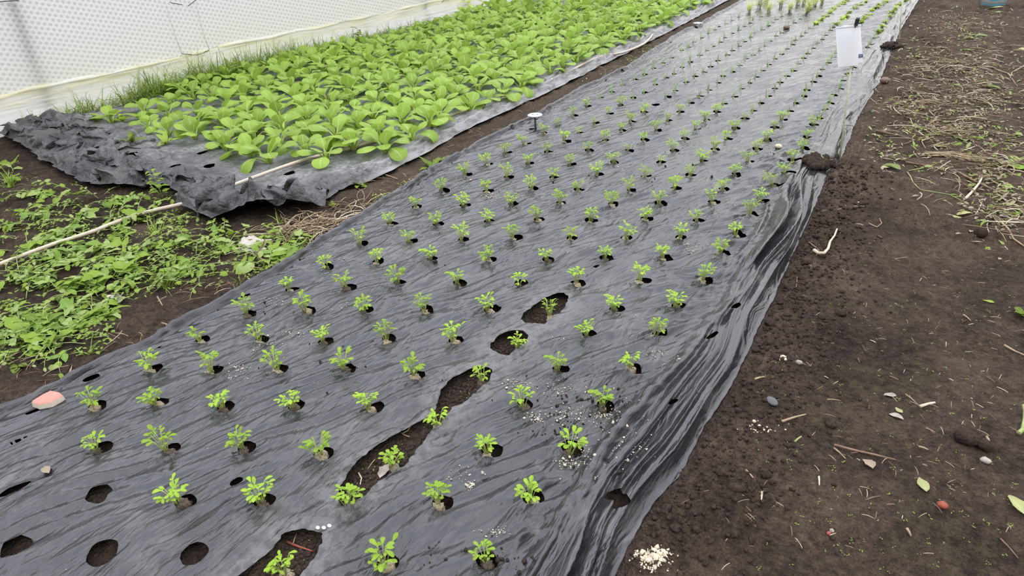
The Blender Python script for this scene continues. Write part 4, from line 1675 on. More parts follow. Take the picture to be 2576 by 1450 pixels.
def build_weeds():
    rng = random.Random(51)
    # the mat of pulled weeds, one countless mass
    mb = MB()
    mats = [M_WEED, M_WEEDP, M_WEED, M_WEEDD, M_WEEDP, M_WEED]
    for (cx, cy, rad, n) in WEED_CLUSTERS:
        for i in range(int(n * .85)):
            a, rr = rng.uniform(0, 6.28), rad * math.sqrt(rng.random())
            p = gp(cx + rr * math.cos(a) * 1.2, cy + rr * math.sin(a) * .75)
            if p.x > XL(p.y) - .02 or (p.y > YNEAR(p.x) - .03 and p.x < -2.75):
                continue
            sprig(mb, p, rng.uniform(0, 6.28), rng.uniform(.09, .24), rng.randint(5, 9), rng.choice([.03, .035, .04, .05, .065, .10]), rng, mats, up=rng.uniform(.0, .25))
    for i in range(420):     # creeping little leaves between them
        c = rng.choice(WEED_CLUSTERS)
        a, rr = rng.uniform(0, 6.28), c[2] * 1.7 * math.sqrt(rng.random())
        p = gp(c[0] + rr * math.cos(a), c[1] + rr * .7 * math.sin(a), .006)
        if p.x > XL(p.y) - .02 or (p.y > YNEAR(p.x) - .02 and p.x < -2.75):
            continue
        for k in range(rng.randint(3, 6)):
            P, UV = blade_pts(rng.uniform(.010, .022), rng.uniform(.009, .016), OVAL, rng.uniform(0, .7), .6, nu=4, nv=3)
            mb.grid(put(P, Matrix.Translation(p + Vector((rng.uniform(-.025, .025), rng.uniform(-.025, .025), rng.uniform(0, .02)))) @ Matrix.Rotation(rng.uniform(0, 6.28), 4, 'Z')), UV, mi=rng.choice([0, 0, 2, 3]))
    o = mb.build('pulled_weeds', mats + [M_GSTEM])
    tag(o, 'mat of pulled green weeds wilting on the soil beside the crumpled film', 'weeds', kind='stuff')

    # standing weeds, each on its own
    def rosette(px, py, n, L, wd, lab, shape, mt, a0=(.2, .9), surf=gp, name='rosette_weed', cat='weed', bend=(.5, 1.3)):
        p = surf(px, py)
        m = MB()
        for i in range(n):
            P, UV = blade_pts(L * rng.uniform(.6, 1.1), wd * rng.uniform(.8, 1.15), shape, rng.uniform(*a0), rng.uniform(*bend), cup=.2, nu=16, nv=5, ruffle=.05, seed=i)
            m.grid(put(P, Matrix.Translation(p + Vector((0, 0, .002))) @ Matrix.Rotation(i * 2 * PI / n + rng.uniform(-.3, .3), 4, 'Z')), UV)
        tag(m.build(name, mt), lab, cat)

    def old_p(px, py, dz=0):
        p = at(px, py)
        p.z = float(old_z(np.array([p.x]), np.array([p.y]))[0]) + dz
        return p
    rosette(338, 372, 8, .17, .042, 'jagged leaved weed spread flat on the bare grey film end', LOBED(4), M_WEED, (.3, 1.2), old_p)
    rosette(312, 312, 6, .11, .04, 'small weed plant at the edge of the bok choy near the wall', OVAL, M_LETT, (.5, 1.3), old_p)
    rosette(420, 372, 7, .12, .035, 'spiky bok choy gone to narrow leaves in front of the first plants on bare film', LANCE, M_LETT, (.5, 1.3), old_p)
    rosette(555, 372, 5, .10, .04, 'small limp seedling on the film before the main bok choy stand', OVAL, M_WEED, (.3, 1.2), old_p)
    rosette(110, 825, 9, .15, .045, 'large jagged leaved weed growing on the soil below the pulled weeds', LOBED(3), M_WEED, (.3, 1.0))
    rosette(268, 800, 8, .14, .035, 'jagged weed with one pale leaf hanging towards the film edge', LOBED(4), M_WEED, (.3, 1.1))
    rosette(45, 925, 5, .05, .03, 'small rounded seedling weed alone on the soil above the pink scrap', OVAL, M_WEED, (.2, .8))
    rosette(1085, 425, 9, .12, .04, 'leafy weed in the path against the film, by the straw stub', LOBED(3), M_WEED, (.5, 1.2))
    rosette(1120, 408, 7, .09, .04, 'second leafy weed in the path touching the black film edge', LOBED(2), M_WEEDD, (.3, 1.0))
    rosette(905, 470, 9, .075, .035, 'small leafy weed in the path beside the grey film hem', OVAL, M_WEED, (.3, 1.2))
    rosette(838, 517, 6, .05, .025, 'tiny weed in the path next to the straw', OVAL, M_WEED, (.3, 1.2))
    rosette(1385, 288, 7, .07, .025, 'low weed on the path just behind the nearer peg', OVAL, M_WEED, (.2, .8))
    rosette(1320, 305, 6, .05, .03, 'small weed on the path in front of the nearer peg', OVAL, M_WEEDD, (.2, .8))
    rosette(1480, 222, 6, .07, .03, 'small weed in the path across from the first chives', OVAL, M_WEED, (.2, .9))
    rosette(2570, 795, 6, .045, .03, 'small green weed at the side of the bare foot path', OVAL, M_WEED, (.4, 1.2))
    # upright leafy weed in front of the crumpled film
    p = gp(412, 505)
    m = MB()
    stem = [p, p + Vector((-.004, 0, .07)), p + Vector((-.012, 0, .14)), p + Vector((-.02, 0, .19))]
    m.tube(stem, [.003, .0028, .002, .0015], 6, mi=1)
    for i in range(18):
        t = .25 + .75 * i / 17
        q = stem[0].lerp(stem[3], t)
        s = .058 * (1.15 - .55 * t)
        P, UV = blade_pts(s, s * .72, OVAL, rng.uniform(.1, .6), .7, nu=6, nv=5)
        m.grid(put(P, Matrix.Translation(q) @ Matrix.Rotation(i * 2.4, 4, 'Z') @ Matrix.Translation((0, .012, 0))), UV)
    tag(m.build('upright_weed', [M_WEED, M_GSTEM]), 'upright leafy weed standing before the crumpled grey film', 'weed')
    # grass tufts
    for px, py, n, h, lab in [(418, 725, 34, .16, 'bushy grass tuft at the lower side of the pulled weeds'), (398, 590, 22, .14, 'grass tuft right below the beige hose'),
                              (548, 640, 30, .12, 'grass tuft before the white crumpled paper'), (700, 558, 9, .09, 'thin grass shoot under the mound of crumpled film'),
                              (945, 525, 22, .07, 'short bright grass tuft in the path against the black film'), (1022, 472, 26, .05, 'low mossy grass tuft in the path by the black film'),
                              (598, 715, 7, .10, 'lone grass shoot on soil near the black film fold'), (970, 500, 18, .06, 'small grass tuft behind the short bright one in the path'),
                              (28, 470, 30, .14, 'grass tuft by the frame edge before the crumpled film'), (220, 890, 14, .09, 'sparse grass tuft on soil near the film hem')]:
        p = gp(px, py)
        me = tuft_mesh('grass_tuft', rng, n, h, 1.0, .006, [M_WEED, M_GRASS], 1.3, .02)
        o = link(bpy.data.objects.new('grass_tuft', me))
        o.location = p
        tag(o, lab, 'grass')
    # moss and low greens along the path
    mb = MB()
    for (cx, cy, rx, ry, n) in [(1640, 125, 45, 14, 200), (1590, 150, 25, 8, 60), (1500, 210, 30, 12, 60), (1540, 182, 40, 10, 40), (960, 500, 30, 20, 60), (1040, 466, 30, 10, 60), (1350, 300, 40, 15, 50), (650, 695, 50, 30, 60), (760, 610, 30, 15, 60)]:
        for i in range(n):
            p = gp(cx + rng.gauss(0, .5) * rx, cy + rng.gauss(0, .5) * ry, .003)
            P, UV = blade_pts(rng.uniform(.010, .024), rng.uniform(.006, .012), OVAL, rng.uniform(.1, 1.1), .6, nu=3, nv=3)
            mb.grid(put(P, Matrix.Translation(p) @ Matrix.Rotation(rng.uniform(0, 6.28), 4, 'Z')), UV, mi=rng.randrange(2))
    tag(mb.build('path_moss', [M_WEED, M_DILL]), 'low green moss and tiny sprouts along the path between the beds', 'moss', kind='stuff')
    # grass strip along the wall
    mb = MB()
    for i in range(4200):
        s = rng.uniform(2.75, 7.6)
        dens = np.interp(s, [2.7, 3.3, 3.7, 4.1, 5.2, 6.2, 7.6], [.15, .25, .8, 1, .8, .5, .15])
        if rng.random() > dens:
            continue
        q = wall_pt(s, 0, rng.uniform(.04, .26))
        q.z = -.03
        H = rng.uniform(.08, .33) * np.interp(s, [2.7, 3.6, 4.2, 5.5, 7.6], [.6, 1.1, 1.25, .9, .5])
        P, UV = blade_pts(H, .011, lambda u: max(.06, (1 - u) ** .6), rng.uniform(.7, 1.5), rng.uniform(.1, 1.2), cup=.5, nu=5, nv=3)
        mb.grid(put(P, Matrix.Translation(q) @ Matrix.Rotation(rng.uniform(0, 6.28), 4, 'Z')), UV, mi=rng.choice([0, 0, 1, 2]))
    for i in range(2400):
        s = rng.uniform(2.9, 8.4)
        if rng.random() > np.interp(s, [2.9, 3.4, 4.5, 6, 8.4], [.3, .6, 1, .9, .4]):
            continue
        q = wall_pt(s, 0, rng.uniform(.05, .30))
        q.z = -.015 + rng.uniform(0, .07)
        P, UV = blade_pts(rng.uniform(.02, .05), rng.uniform(.012, .028), OVAL, rng.uniform(0, .9), .7, nu=4, nv=3)
        mb.grid(put(P, Matrix.Translation(q) @ Matrix.Rotation(rng.uniform(0, 6.28), 4, 'Z')), UV, mi=rng.choice([3, 3, 4]))
    tag(mb.build('wall_grass', [M_GRASS, M_GRASSY, M_GRASS, M_WEEDD, M_WEED]), 'strip of grass and low weeds growing along the foot of the white wall', 'grass', kind='stuff')
    # taller clumps in the strip
    for s, h, n, sp, lab in [(2.62, .20, 22, .9, 'sparse tall grass clump at the wall nearest the bare black sheet'), (3.05, .30, 26, .8, 'tall grass clump leaning before the dim hoop post'),
                             (3.75, .28, 34, .9, 'thick grass clump on the wall skirt below the first twine'), (4.15, .34, 44, .8, 'largest grass clump, rising past the seam under the twines'),
                             (4.45, .26, 30, .9, 'grass clump right of the twines beside a broad leaved weed'), (5.25, .32, 26, .6, 'tall thin grass clump beyond the broad leaved weed at the wall'),
                             (5.75, .24, 16, .6, 'last thin grass clump along the wall skirt')]:
        me = tuft_mesh('grass_clump', rng, n, h, sp, .0065, [M_GRASS, M_GRASSY], 1.0, .06, 8)
        o = link(bpy.data.objects.new('grass_clump', me))
        q = wall_pt(s, 0, .15)
        q.z = -.03
        o.location = q
        tag(o, lab, 'grass')
    # broad leaved weeds by the wall
    for (px, py, n, L, lab) in [(598, 205, 9, .15, 'broad leaved weed standing in the grass at the wall'), (905, 112, 10, .12, 'leafy dark weed at the wall where the grass ends'),
                                (1180, 36, 12, .17, 'pale bushy weed rising at the far wall'), (1215, 30, 10, .16, 'pale bushy weed just beyond its twin at the far wall')]:
        p = at(px, py, 0)
        m = MB()
        for i in range(n):
            t = i / n
            P, UV = blade_pts(L * rng.uniform(.5, .9), L * .42, OVAL if L < .16 else LOBED(3), rng.uniform(.0, .8), .7, nu=7, nv=5)
            m.grid(put(P, Matrix.Translation(p + Vector((0, 0, .03 + .16 * t))) @ Matrix.Rotation(i * 2.4, 4, 'Z')), UV)
        m.tube([p - Vector((0, 0, .03)), p + Vector((0, 0, .18))], [.004, .002], 5, mi=1)
        tag(m.build('broad_weed', [M_DILL if L > .155 else M_WEED, M_GSTEM]), lab, 'weed')


# ---------------------------------------------------------------- litter on the soil
def stalk(name, pix, r, mt, lab, cat='stalk', lift=.004, group=None, surf=gp, taper=.6):
    pts = [surf(*p, lift + r) for p in pix]
    if len(pts) == 2:
        pts = [pts[0], pts[0].lerp(pts[1], .5) + Vector((0, 0, .002)), pts[1]]
    n = len(pts)
    m = MB()
    m.tube(pts, [r * (1 - (1 - taper) * i / (n - 1)) for i in range(n)], 6)
    tag(m.build(name, mt), lab, cat, group)


def flat_leaf(name, px, py, L, Wd, az, mt, lab, cat='leaf', shape=OVAL, surf=gp, a0=.15, bend=.4, cup=.3, ruffle=.06, group=None, thick=False):
    p = surf(px, py, .008)
    m = MB()
    P, UV = blade_pts(L, Wd, shape, a0, bend, cup=cup, nu=8, nv=5, ruffle=ruffle, seed=px)
    M = Matrix.Translation(p) @ Matrix.Rotation(az, 4, 'Z') @ Matrix.Translation((0, -L / 2, 0))
    m.grid(put(P, M), UV)
    tag(m.build(name, mt), lab, cat, group)


def stone(px, py, r, mt, lab, seed, surf=gp, name='stone', rough=.18, cat='stone', sink=.35):
    r = np.array(r if np.ndim(r) else (r, r, r * .8))
    p = surf(px, py)
    m = MB()
    m.blob((p.x, p.y, p.z + r[2] * (1 - sink)), r, seed, rough, 10, 14)
    tag(m.build(name, mt), lab, cat)


def build_litter():
    rng = random.Random(77)
    S = 'dry_stalk'
    stalk(S, [(2097, 1125), (2150, 1139), (2200, 1150), (2252, 1163)], .0042, M_STRAWD, 'long dry stalk with a split end lying on the bare foot path')
    stalk(S, [(1966, 1068), (2026, 1048)], .0042, M_STRAW, 'straight tan stick near the film edge, past the black cap')
    stalk('dry_husk', [(2047, 634), (2058, 641), (2072, 641), (2082, 632), (2087, 614), (2098, 600), (2105, 580)], .0085, M_PALE, 'curved bleached husk lying on soil beside the film', 'husk', taper=.4)
    stalk(S, [(2034, 614), (2064, 639)], .0045, M_STRAWD, 'short reddish stick touching the curved bleached husk')
    stalk(S, [(2424, 508), (2442, 490), (2458, 474), (2464, 462), (2470, 450)], .0075, M_PALE, 'bent yellow stalk among the cuttings on the path side')
    stalk('dry_vine', [(2276, 412), (2330, 420), (2400, 433), (2450, 460), (2480, 477), (2520, 492), (2580, 498)], .0065, M_STRAWD, 'long brown vine across the plant cuttings', 'vine')
    stalk('green_vine', [(2282, 436), (2290, 448), (2296, 462), (2302, 474), (2314, 481), (2350, 487), (2390, 495), (2424, 510)], .003, M_GSTEM, 'green vine curling across the soil to the bent yellow stalk', 'vine')
    stalk('green_vine', [(2285, 432), (2320, 426), (2345, 418), (2375, 408)], .003, M_GSTEM, 'green vine lying under the flattened yellow grass', 'vine')
    stalk(S, [(2512, 560), (2535, 580), (2548, 606), (2580, 628)], .005, M_STRAW, 'kinked pale stalk at the side, below the cuttings')
    stalk(S, [(2510, 562), (2580, 569)], .005, M_STRAW, 'straight pale stalk running out at the side above the kinked one')
    stalk('dry_vine', [(2200, 333), (2250, 342), (2290, 352), (2300, 356), (2272, 372)], .006, M_STRAWD, 'hooked dark vine on the soil across from the stake', 'vine')
    stalk(S, [(2580, 168), (2545, 185), (2540, 200)], .006, M_STRAW, 'bent yellow stalk high on the far soil')
    stalk(S, [(2400, 175), (2480, 171), (2535, 188), (2560, 215)], .005, M_STRAW, 'thin long yellow stalk on the far soil')
    stalk(S, [(2097, 1132), (2126, 1159)], .003, M_STRAW, 'short straw under the start of the long dry stalk')
    stalk('green_stalk', [(1998, 1116), (2015, 1103)], .0035, M_GSTEM, 'short green stem piece on the foot path')
    stalk(S, [(2059, 1204), (2060, 1226)], .003, M_PALE, 'short pale straw below the green stem piece')
    stalk(S, [(2310, 1129), (2334, 1137)], .0035, M_STRAW, 'short straw beyond the end of the long dry stalk')
    stalk(S, [(2422, 796), (2441, 811)], .003, M_STRAW, 'short straw in the open path below the small green leaf')
    stalk(S, [(2524, 873), (2550, 888), (2580, 901)], .004, M_STRAW, 'yellow straw by a hollow at the side of the path')
    stalk(S, [(1876, 1188), (1894, 1207)], .003, M_STRAW, 'short straw on crumbly soil by the film')
    stalk(S, [(1916, 1243), (1914, 1268)], .003, M_PALE, 'upright lying pale straw by the film edge crumbs')
    stalk(S, [(2312, 1029), (2350, 1019)], .0055, M_PALE, 'flat pale straw near the yellow torn leaf')
    stalk(S, [(2277, 996), (2306, 1020)], .0022, M_STRAW, 'thin straw pointing at the flat pale one')
    stalk(S, [(2080, 1009), (2113, 1012)], .0022, M_STRAW, 'thin straw between black cap and grey leaf')
    stalk(S, [(1898, 959), (1922, 952)], .004, M_STRAW, 'tan straw on soil close to the film edge')
    stalk(S, [(2002, 730), (2005, 700)], .0028, M_STRAWD, 'thin reddish straw near the film fold')
    stalk(S, [(2185, 568), (2205, 575), (2218, 562), (2212, 553)], .003, M_STRAW, 'hooked thin straw in the middle of the path')
    stalk(S, [(2262, 660), (2250, 655), (2282, 650)], .002, M_STRAW, 'small forked straw on the upper path')
    stalk(S, [(2480, 1104), (2492, 1130)], .004, M_STRAW, 'straw standing out near the white pebble')
    stalk(S, [(2280, 1336), (2290, 1355)], .004, M_STRAW, 'orange straw low on the path')
    stalk(S, [(2515, 1360), (2560, 1410)], .0022, M_STRAWD, 'thin dark root thread low at the side')
    stalk(S, [(2176, 1262), (2212, 1252)], .002, M_STRAWD, 'thin twig below the torn yellow leaf')
    stalk('green_shoot', [(2558, 1101), (2568, 1092), (2573, 1070), (2574, 1045), (2570, 1030)], .007, M_GSTEM, 'thick green shoot bent upward at the side of the path', 'stalk', lift=.01)
    # left of the film
    stalk(S, [(300, 887), (330, 897), (345, 908)], .003, M_STRAW, 'pale straw beside the film hem slits')
    stalk(S, [(176, 945), (182, 922), (175, 943), (197, 944)], .003, M_STRAW, 'bent straw on soil by the long hem slit')
    stalk(S, [(0, 1052), (34, 1036), (68, 1022)], .005, M_STRAW, 'long straw along the film by the pink scrap')
    stalk(S, [(238, 851), (276, 850)], .003, M_STRAW, 'pale straw near the jagged weed')
    stalk(S, [(397, 750), (410, 773)], .004, M_STRAW, 'short upright looking straw by the grass tuft')
    stalk(S, [(398, 762), (420, 749)], .0025, M_STRAW, 'short straw crossing the one by the grass tuft')
    stalk(S, [(1118, 430), (1132, 420), (1156, 407)], .005, M_STRAW, 'straw stub lying over the black film hem')
    stalk(S, [(608, 598), (690, 588), (790, 583)], .004, M_STRAW, 'long straight straw before the straw heap')
    stalk(S, [(870, 562), (872, 550), (890, 540), (925, 535)], .004, M_PALE, 'arched pale stalk by the film hem')
    stalk(S, [(955, 440), (1000, 452)], .004, M_STRAW, 'pair of straws side by side in the path', surf=gp)
    stalk(S, [(595, 640), (660, 628)], .0035, M_PALE, 'pale stalk crossing the white crumpled paper', lift=.02)
    stalk(S, [(720, 640), (745, 655), (757, 657)], .004, M_STRAW, 'bent straw beside the white crumpled paper')
    # leaves
    LFN = 'leaf_scrap'
    for px, py, L, Wd, az, mt, lab in [
        (2321, 1222, .060, .030, .35, M_YELLOW, 'torn yellow-green leaf low on the foot path'), (2556, 1275, .075, .035, .5, M_YELLOW, 'wilted leaf with a brown stem at the side of the path'),
        (2486, 763, .040, .020, 1.4, M_LETT, 'small bright green leaf high on the foot path'), (2184, 1170, .045, .035, .6, M_TAN, 'crumpled tan leaf under the long dry stalk'),
        (2236, 996, .045, .022, 1.5, M_PEB, 'flat pinkish grey chip on the path'), (2252, 1051, .05, .022, 1.2, M_PEB, 'grey dead leaf below the small yellow one'),
        (2260, 1036, .035, .018, .7, M_YELLOW, 'small curled yellow leaf above the grey dead one'), (2455, 495, .062, .05, .2, M_WEEDP, 'round pale leaf below the bent yellow stalk'),
        (2395, 541, .085, .035, 1.3, M_YELLOW, 'pale pod shaped leaf, near one of a pair'), (2422, 541, .085, .032, 1.9, M_YELLOW, 'pale pod shaped leaf, far one of a pair'),
        (2462, 558, .05, .045, .9, M_WEEDP, 'pale round leaf, one of two on a thin stem'), (2480, 560, .06, .05, -.6, M_WEEDP, 'second pale round leaf on the same thin stem'),
        (2405, 345, .09, .06, .9, M_WEEDP, 'broad pale leaf in the green leaf bunch'), (2425, 352, .10, .07, .2, M_WEEDP, 'speckled broad leaf in the green leaf bunch'),
        (2486, 360, .11, .06, -.5, M_WEEDP, 'speckled long leaf ending the green leaf bunch'), (2400, 365, .09, .05, 1.6, M_WEED, 'dark green leaf under the leaf bunch'),
        (2455, 352, .10, .04, 1.5, M_WEED, 'narrow green leaf joining the two leaf bunches'), (2556, 341, .07, .045, 1.2, M_WEEDP, 'pale upturned leaf beyond the leaf bunch'),
        (2365, 372, .07, .04, 1.4, M_WEEDP, 'pale leaf near the flattened yellow grass'), (2332, 390, .08, .04, 1.5, M_YELLOW, 'yellow leaf at the tip of the flattened grass'),
        (2243, 424, .10, .06, 1.3, M_WEEDP, 'big pale green leaf where the green vine begins'), (2222, 420, .08, .04, 1.0, M_YELLOW, 'yellowish leaf beside the big pale one at the vine'),
        (2330, 421, .07, .04, 1.8, M_WEEDP, 'pale leaf lying on the green vine'), (2352, 340, .07, .04, 1.5, M_YELLOW, 'pale leaf stub nearer the leaf bunch'),
        (2382, 310, .12, .04, 1.3, M_YELLOW, 'curled yellow leaf with dark back on the upper soil'), (2395, 322, .09, .045, 1.8, M_WEEDP, 'pale green leaf below the curled yellow one'),
        (2490, 224, .14, .06, 1.2, M_WEEDP, 'large pale leaf on the far soil under the yellow stalk'), (2430, 97, .16, .07, 1.3, M_WEEDP, 'pale leaf beside another on the far soil'),
        (2462, 92, .18, .06, 1.6, M_WEEDP, 'long pale leaf on the far soil below the bucket'), (2560, 128, .16, .12, .9, M_YELLOW, 'yellow green broad leaf at the side of the far soil'),
        (2310, 100, .14, .06, 1.3, M_WEEDP, 'pale leaf on soil just beyond the second stake'), (2270, 112, .10, .05, 1.2, M_WEEDP, 'small pale leaf at the foot of the second stake'),
        (2284, 121, .11, .04, 1.5, M_YELLOW, 'yellow leaf just before the second stake'), (2365, 122, .12, .05, 1.4, M_YELLOW, 'yellow leaf in the middle of the far soil'),
        (2436, 126, .12, .05, 1.6, M_WEEDP, 'dull green leaf on the far soil'), (2465, 138, .11, .05, 1.5, M_WEEDP, 'pale leaf just below the dull green one'),
        (2400, 215, .10, .06, .8, M_WEEDP, 'pale leaf alone on the mid far soil'), (2248, 246, .12, .04, 1.5, M_YELLOW, 'yellow leaf on a brown stem past the brown stone'),
        (2505, 18, .22, .05, 1.55, M_YELLOW, 'yellow leaf lying before the bucket'), (2510, 30, .16, .06, 1.4, M_WEEDP, 'green leaf piece below the bucket'),
        (2530, 412, .12, .06, 1.0, M_WEEDP, 'pale leaf on the heap of cuttings at the side'), (2545, 405, .12, .08, .4, M_LETT, 'bright leaf on the heap of cuttings at the side'),
        (2560, 425, .13, .07, 1.9, M_WEED, 'green leaf in the heap of cuttings at the side'), (2548, 440, .12, .06, 2.6, M_LETT, 'lower bright leaf of the heap of cuttings'),
        (2568, 402, .12, .06, .9, M_WEEDP, 'upper pale leaf of the heap of cuttings'), (2500, 420, .10, .05, 1.6, M_WEEDP, 'pale leaf left of the heap of cuttings'),
        (2528, 470, .09, .06, .6, M_WEEDP, 'pale leaf below the heap of cuttings by the vine'), (2515, 482, .08, .05, 1.3, M_LETT, 'bright leaf just above the brown vine'),
        (2538, 468, .08, .04, .2, M_WEED, 'green leaf beside the pale one by the vine'), (2475, 535, .08, .03, 1.0, M_WEED, 'dark pointed leaf with a pink underside'),
        (2502, 538, .06, .025, -.8, M_WEEDD, 'dark pointed leaf next to the pink one'), (2540, 545, .12, .035, -.9, M_PEB, 'grey dry folded leaf in the cuttings'),
        (2527, 552, .06, .02, .1, M_WEED, 'narrow green leaf in front of the grey folded one'), (275, 828, .055, .03, .1, M_WEEDP, 'pale jagged leaf tip hanging by the soil near the film hem'),
        (2540, 520, .07, .04, 1.3, M_YELLOW, 'yellowish leaf before the dark red vine'), (1208, 465, .0, 0, 0, None, ''),
    ]:
        if mt is not None:
            flat_leaf(LFN, px, py, L, Wd, az, mt, lab, shape=rng.choice([OVAL, OVAL, LOBED(2)]), bend=rng.uniform(.2, .9), cup=rng.uniform(-.3, .5))
    flat_leaf('leaf_scrap', 968, 1188, .065, .035, .3, M_PEB, 'grey dead leaf scrap lying in the longest torn gap', shape=LOBED(3))
    # flattened yellow grass bundle
    mb = MB()
    for i in range(70):
        a = gp(2345 + rng.gauss(0, 14), 392 + rng.gauss(0, 2), .01)
        b = gp(2445 + rng.gauss(0, 20), 404 + rng.gauss(0, 3), .008)
        mb.tube([a, a.lerp(b, .5) + Vector((0, 0, rng.uniform(0, .02))), b], .0022, 3)
    tag(mb.build('dry_grass_bundle', M_STRAW), 'flattened bundle of yellow dry grass among the cuttings', 'grass', kind='stuff')
    # stones, clods, scraps
    stone(2010, 915, (.012, .009, .008), M_PEB, 'small beige stone on the path near the film', 1)
    stone(2478, 1163, (.014, .010, .009), M_WHITED, 'white pebble at the side of the foot path', 2)
    stone(2370, 1276, (.014, .012, .010), M_RED, 'red brick chip low on the foot path', 3)
    stone(2224, 211, (.036, .028, .025), M_BROWNST, 'egg shaped brown stone against the film edge', 4, rough=.05, sink=.25)
    stone(1978, 74, (.034, .026, .023), M_BROWNST, 'egg shaped brown stone lying on the film among the chives', 5, surf=fp, rough=.05, sink=.1)
    stone(1002, 416, (.052, .032, .034), M_PEB, 'fibrous grey brown clod on the path beside the grey film', 6, rough=.35, name='root_clod', cat='clod')
    stone(2465, 594, (.028, .028, .026), M_CLOD, 'rounded dark clod under the two round leaves', 8, rough=.15, name='soil_clod', cat='clod')
    stone(2430, 1112, (.035, .026, .024), M_CLOD, 'larger dark clod beside the standing straw', 9, rough=.2, name='soil_clod', cat='clod')
    stone(2475, 1128, (.024, .02, .018), M_CLOD, 'smaller dark clod between straw and white pebble', 10, rough=.2, name='soil_clod', cat='clod')
    stone(2085, 1345, (.006, .006, .005), M_RED, 'tiny reddish pebble of a pair low on the path', 11)
    stone(2092, 1338, (.006, .006, .005), M_PEB, 'tiny grey pebble of a pair low on the path', 12)
    stone(1958, 372, (.022, .016, .015), M_CRUMB, 'beige lump on the film near the far celery', 13, surf=fp, name='pale_clod', cat='clod')
    stone(2290, 70, (.018, .016, .014), M_PEB, 'pale stone on soil past the second stake', 14)
    # pink scrap
    p = fp(127, 1013)
    r = empty('foam_scrap', p, 'pink foam scrap with pale sides lying on the film corner', 'scrap', rz=.35)
    m = MB()
    out = [(-.045, -.030), (-.036, .012), (-.022, .038), (.018, .034), (.046, .020), (.030, -.022), (-.006, -.040)]
    m.add([(x, y, .001) for x, y in out] + [(x * .95, y * .95, .020) for x, y in out],
          [tuple(reversed(range(7)))] + [(i, (i + 1) % 7, 7 + (i + 1) % 7, 7 + i) for i in range(7)])
    m.build('pale_side', M_CREAM, r, smooth=False)
    m = MB()
    m.add([(x * .94, y * .94, .0195) for x, y in out] + [(x * .84, y * .84, .0245) for x, y in out], [tuple(range(7, 14))] + [(i, (i + 1) % 7, 7 + (i + 1) % 7, 7 + i) for i in range(7)])
    m.build('pink_top', M_PINK, r, smooth=True)
    # white crumpled papers
    for px, py, sz, lab, sd in [(642, 616, .080, 'crumpled dirty white paper on the soil, larger upper piece', 3), (646, 638, .070, 'folded dirty white paper just below the larger crumpled piece', 8), (296, 757, .050, 'small white paper scrap on soil by the jagged weed', 5)]:
        p = gp(px, py, .018)
        m = MB()
        n = 14
        P = np.zeros((n, n, 3))
        for i in range(n):
            for j in range(n):
                x, y = (j / (n - 1) - .5) * sz * 1.9, (i / (n - 1) - .5) * sz * (1.3 if sd == 3 else .75)
                k = 1 + .25 * float(perlin(x * 30 + sd, y * 30, 3))
                P[i, j] = (p.x + x * k, p.y + y * k, p.z + .8 * sz * float(creases(np.array([x + sd]), np.array([y + sd]), .07, 700 + sd)[0]) * .30)
        m.grid(P)
        o = m.build('paper_scrap', M_WHITED)
        o.modifiers.new('thickness', 'SOLIDIFY').thickness = .001
        tag(o, lab, 'paper')
    # black cap
    p = gp(1942, 1013, .004)
    m = MB()
    P = np.zeros((5, 24, 3))
    for i, (rad, z) in enumerate([(.001, .006), (.018, .0055), (.0215, .003), (.0215, -.004), (.019, -.004)]):
        for j in range(24):
            P[i, j] = (rad * math.cos(2 * PI * j / 24), rad * .62 * math.sin(2 * PI * j / 24), z)
    m.grid(P, closed=True)
    m.xform(Matrix.Translation(p) @ Euler((.35, .1, -.5)).to_matrix().to_4x4())
    tag(m.build('plastic_cap', M_CAP), 'dark grey oval plastic cap on soil beside the film', 'cap')

    # straw heap and other countless bits
    def stems_mass(name, spots, mts, lab, cat='straw', surf=gp, n_seg=4, r=(.0015, .003), length=(.06, .22)):
        mb_ = MB()
        for (cx, cy, sx_, sy_, n) in spots:
            for i in range(n):
                px, py = cx + rng.gauss(0, .55) * sx_, cy + rng.gauss(0, .55) * sy_
                p_ = surf(px, py, .006 + rng.uniform(0, .022))
                if surf is gp and (XL(p_.y) - .03 < p_.x < XR(p_.y) + .02):
                    continue
                az = rng.uniform(0, 6.28)
                L = rng.uniform(*length)
                k = rng.uniform(-.6, .6) * min(1, L / .1)
                pts = []
                for t in np.linspace(0, 1, n_seg):
                    pts.append(p_ + Vector((math.cos(az + k * t) * L * t, math.sin(az + k * t) * L * t, .06 * L * math.sin(PI * t))))
                mb_.tube(pts, rng.uniform(*r), 3, mi=rng.randrange(len(mts)))
        o_ = mb_.build(name, mts)
        tag(o_, lab, cat, kind='stuff')
    stems_mass('straw_heap', [(760, 575, 45, 22, 70), (700, 600, 60, 22, 36), (840, 565, 45, 18, 40), (800, 590, 40, 20, 40), (650, 650, 60, 25, 14), (900, 525, 50, 16, 26)], [M_STRAW, M_STRAW, M_STRAWD, M_PALE],
               'heap of dry straw and roots on the path at the end of the grey film')
    stems_mass('path_straw', [(1000, 455, 60, 22, 22), (1340, 275, 70, 25, 26), (1560, 178, 60, 14, 34), (1200, 340, 70, 25, 20), (1700, 62, 60, 12, 16), (350, 850, 120, 40, 20), (520, 730, 80, 30, 22), (60, 930, 70, 40, 14), (130, 960, 60, 40, 14)],
               [M_STRAW, M_STRAWD], 'scattered straw along the path between the beds', length=(.03, .12), r=(.0012, .0022))
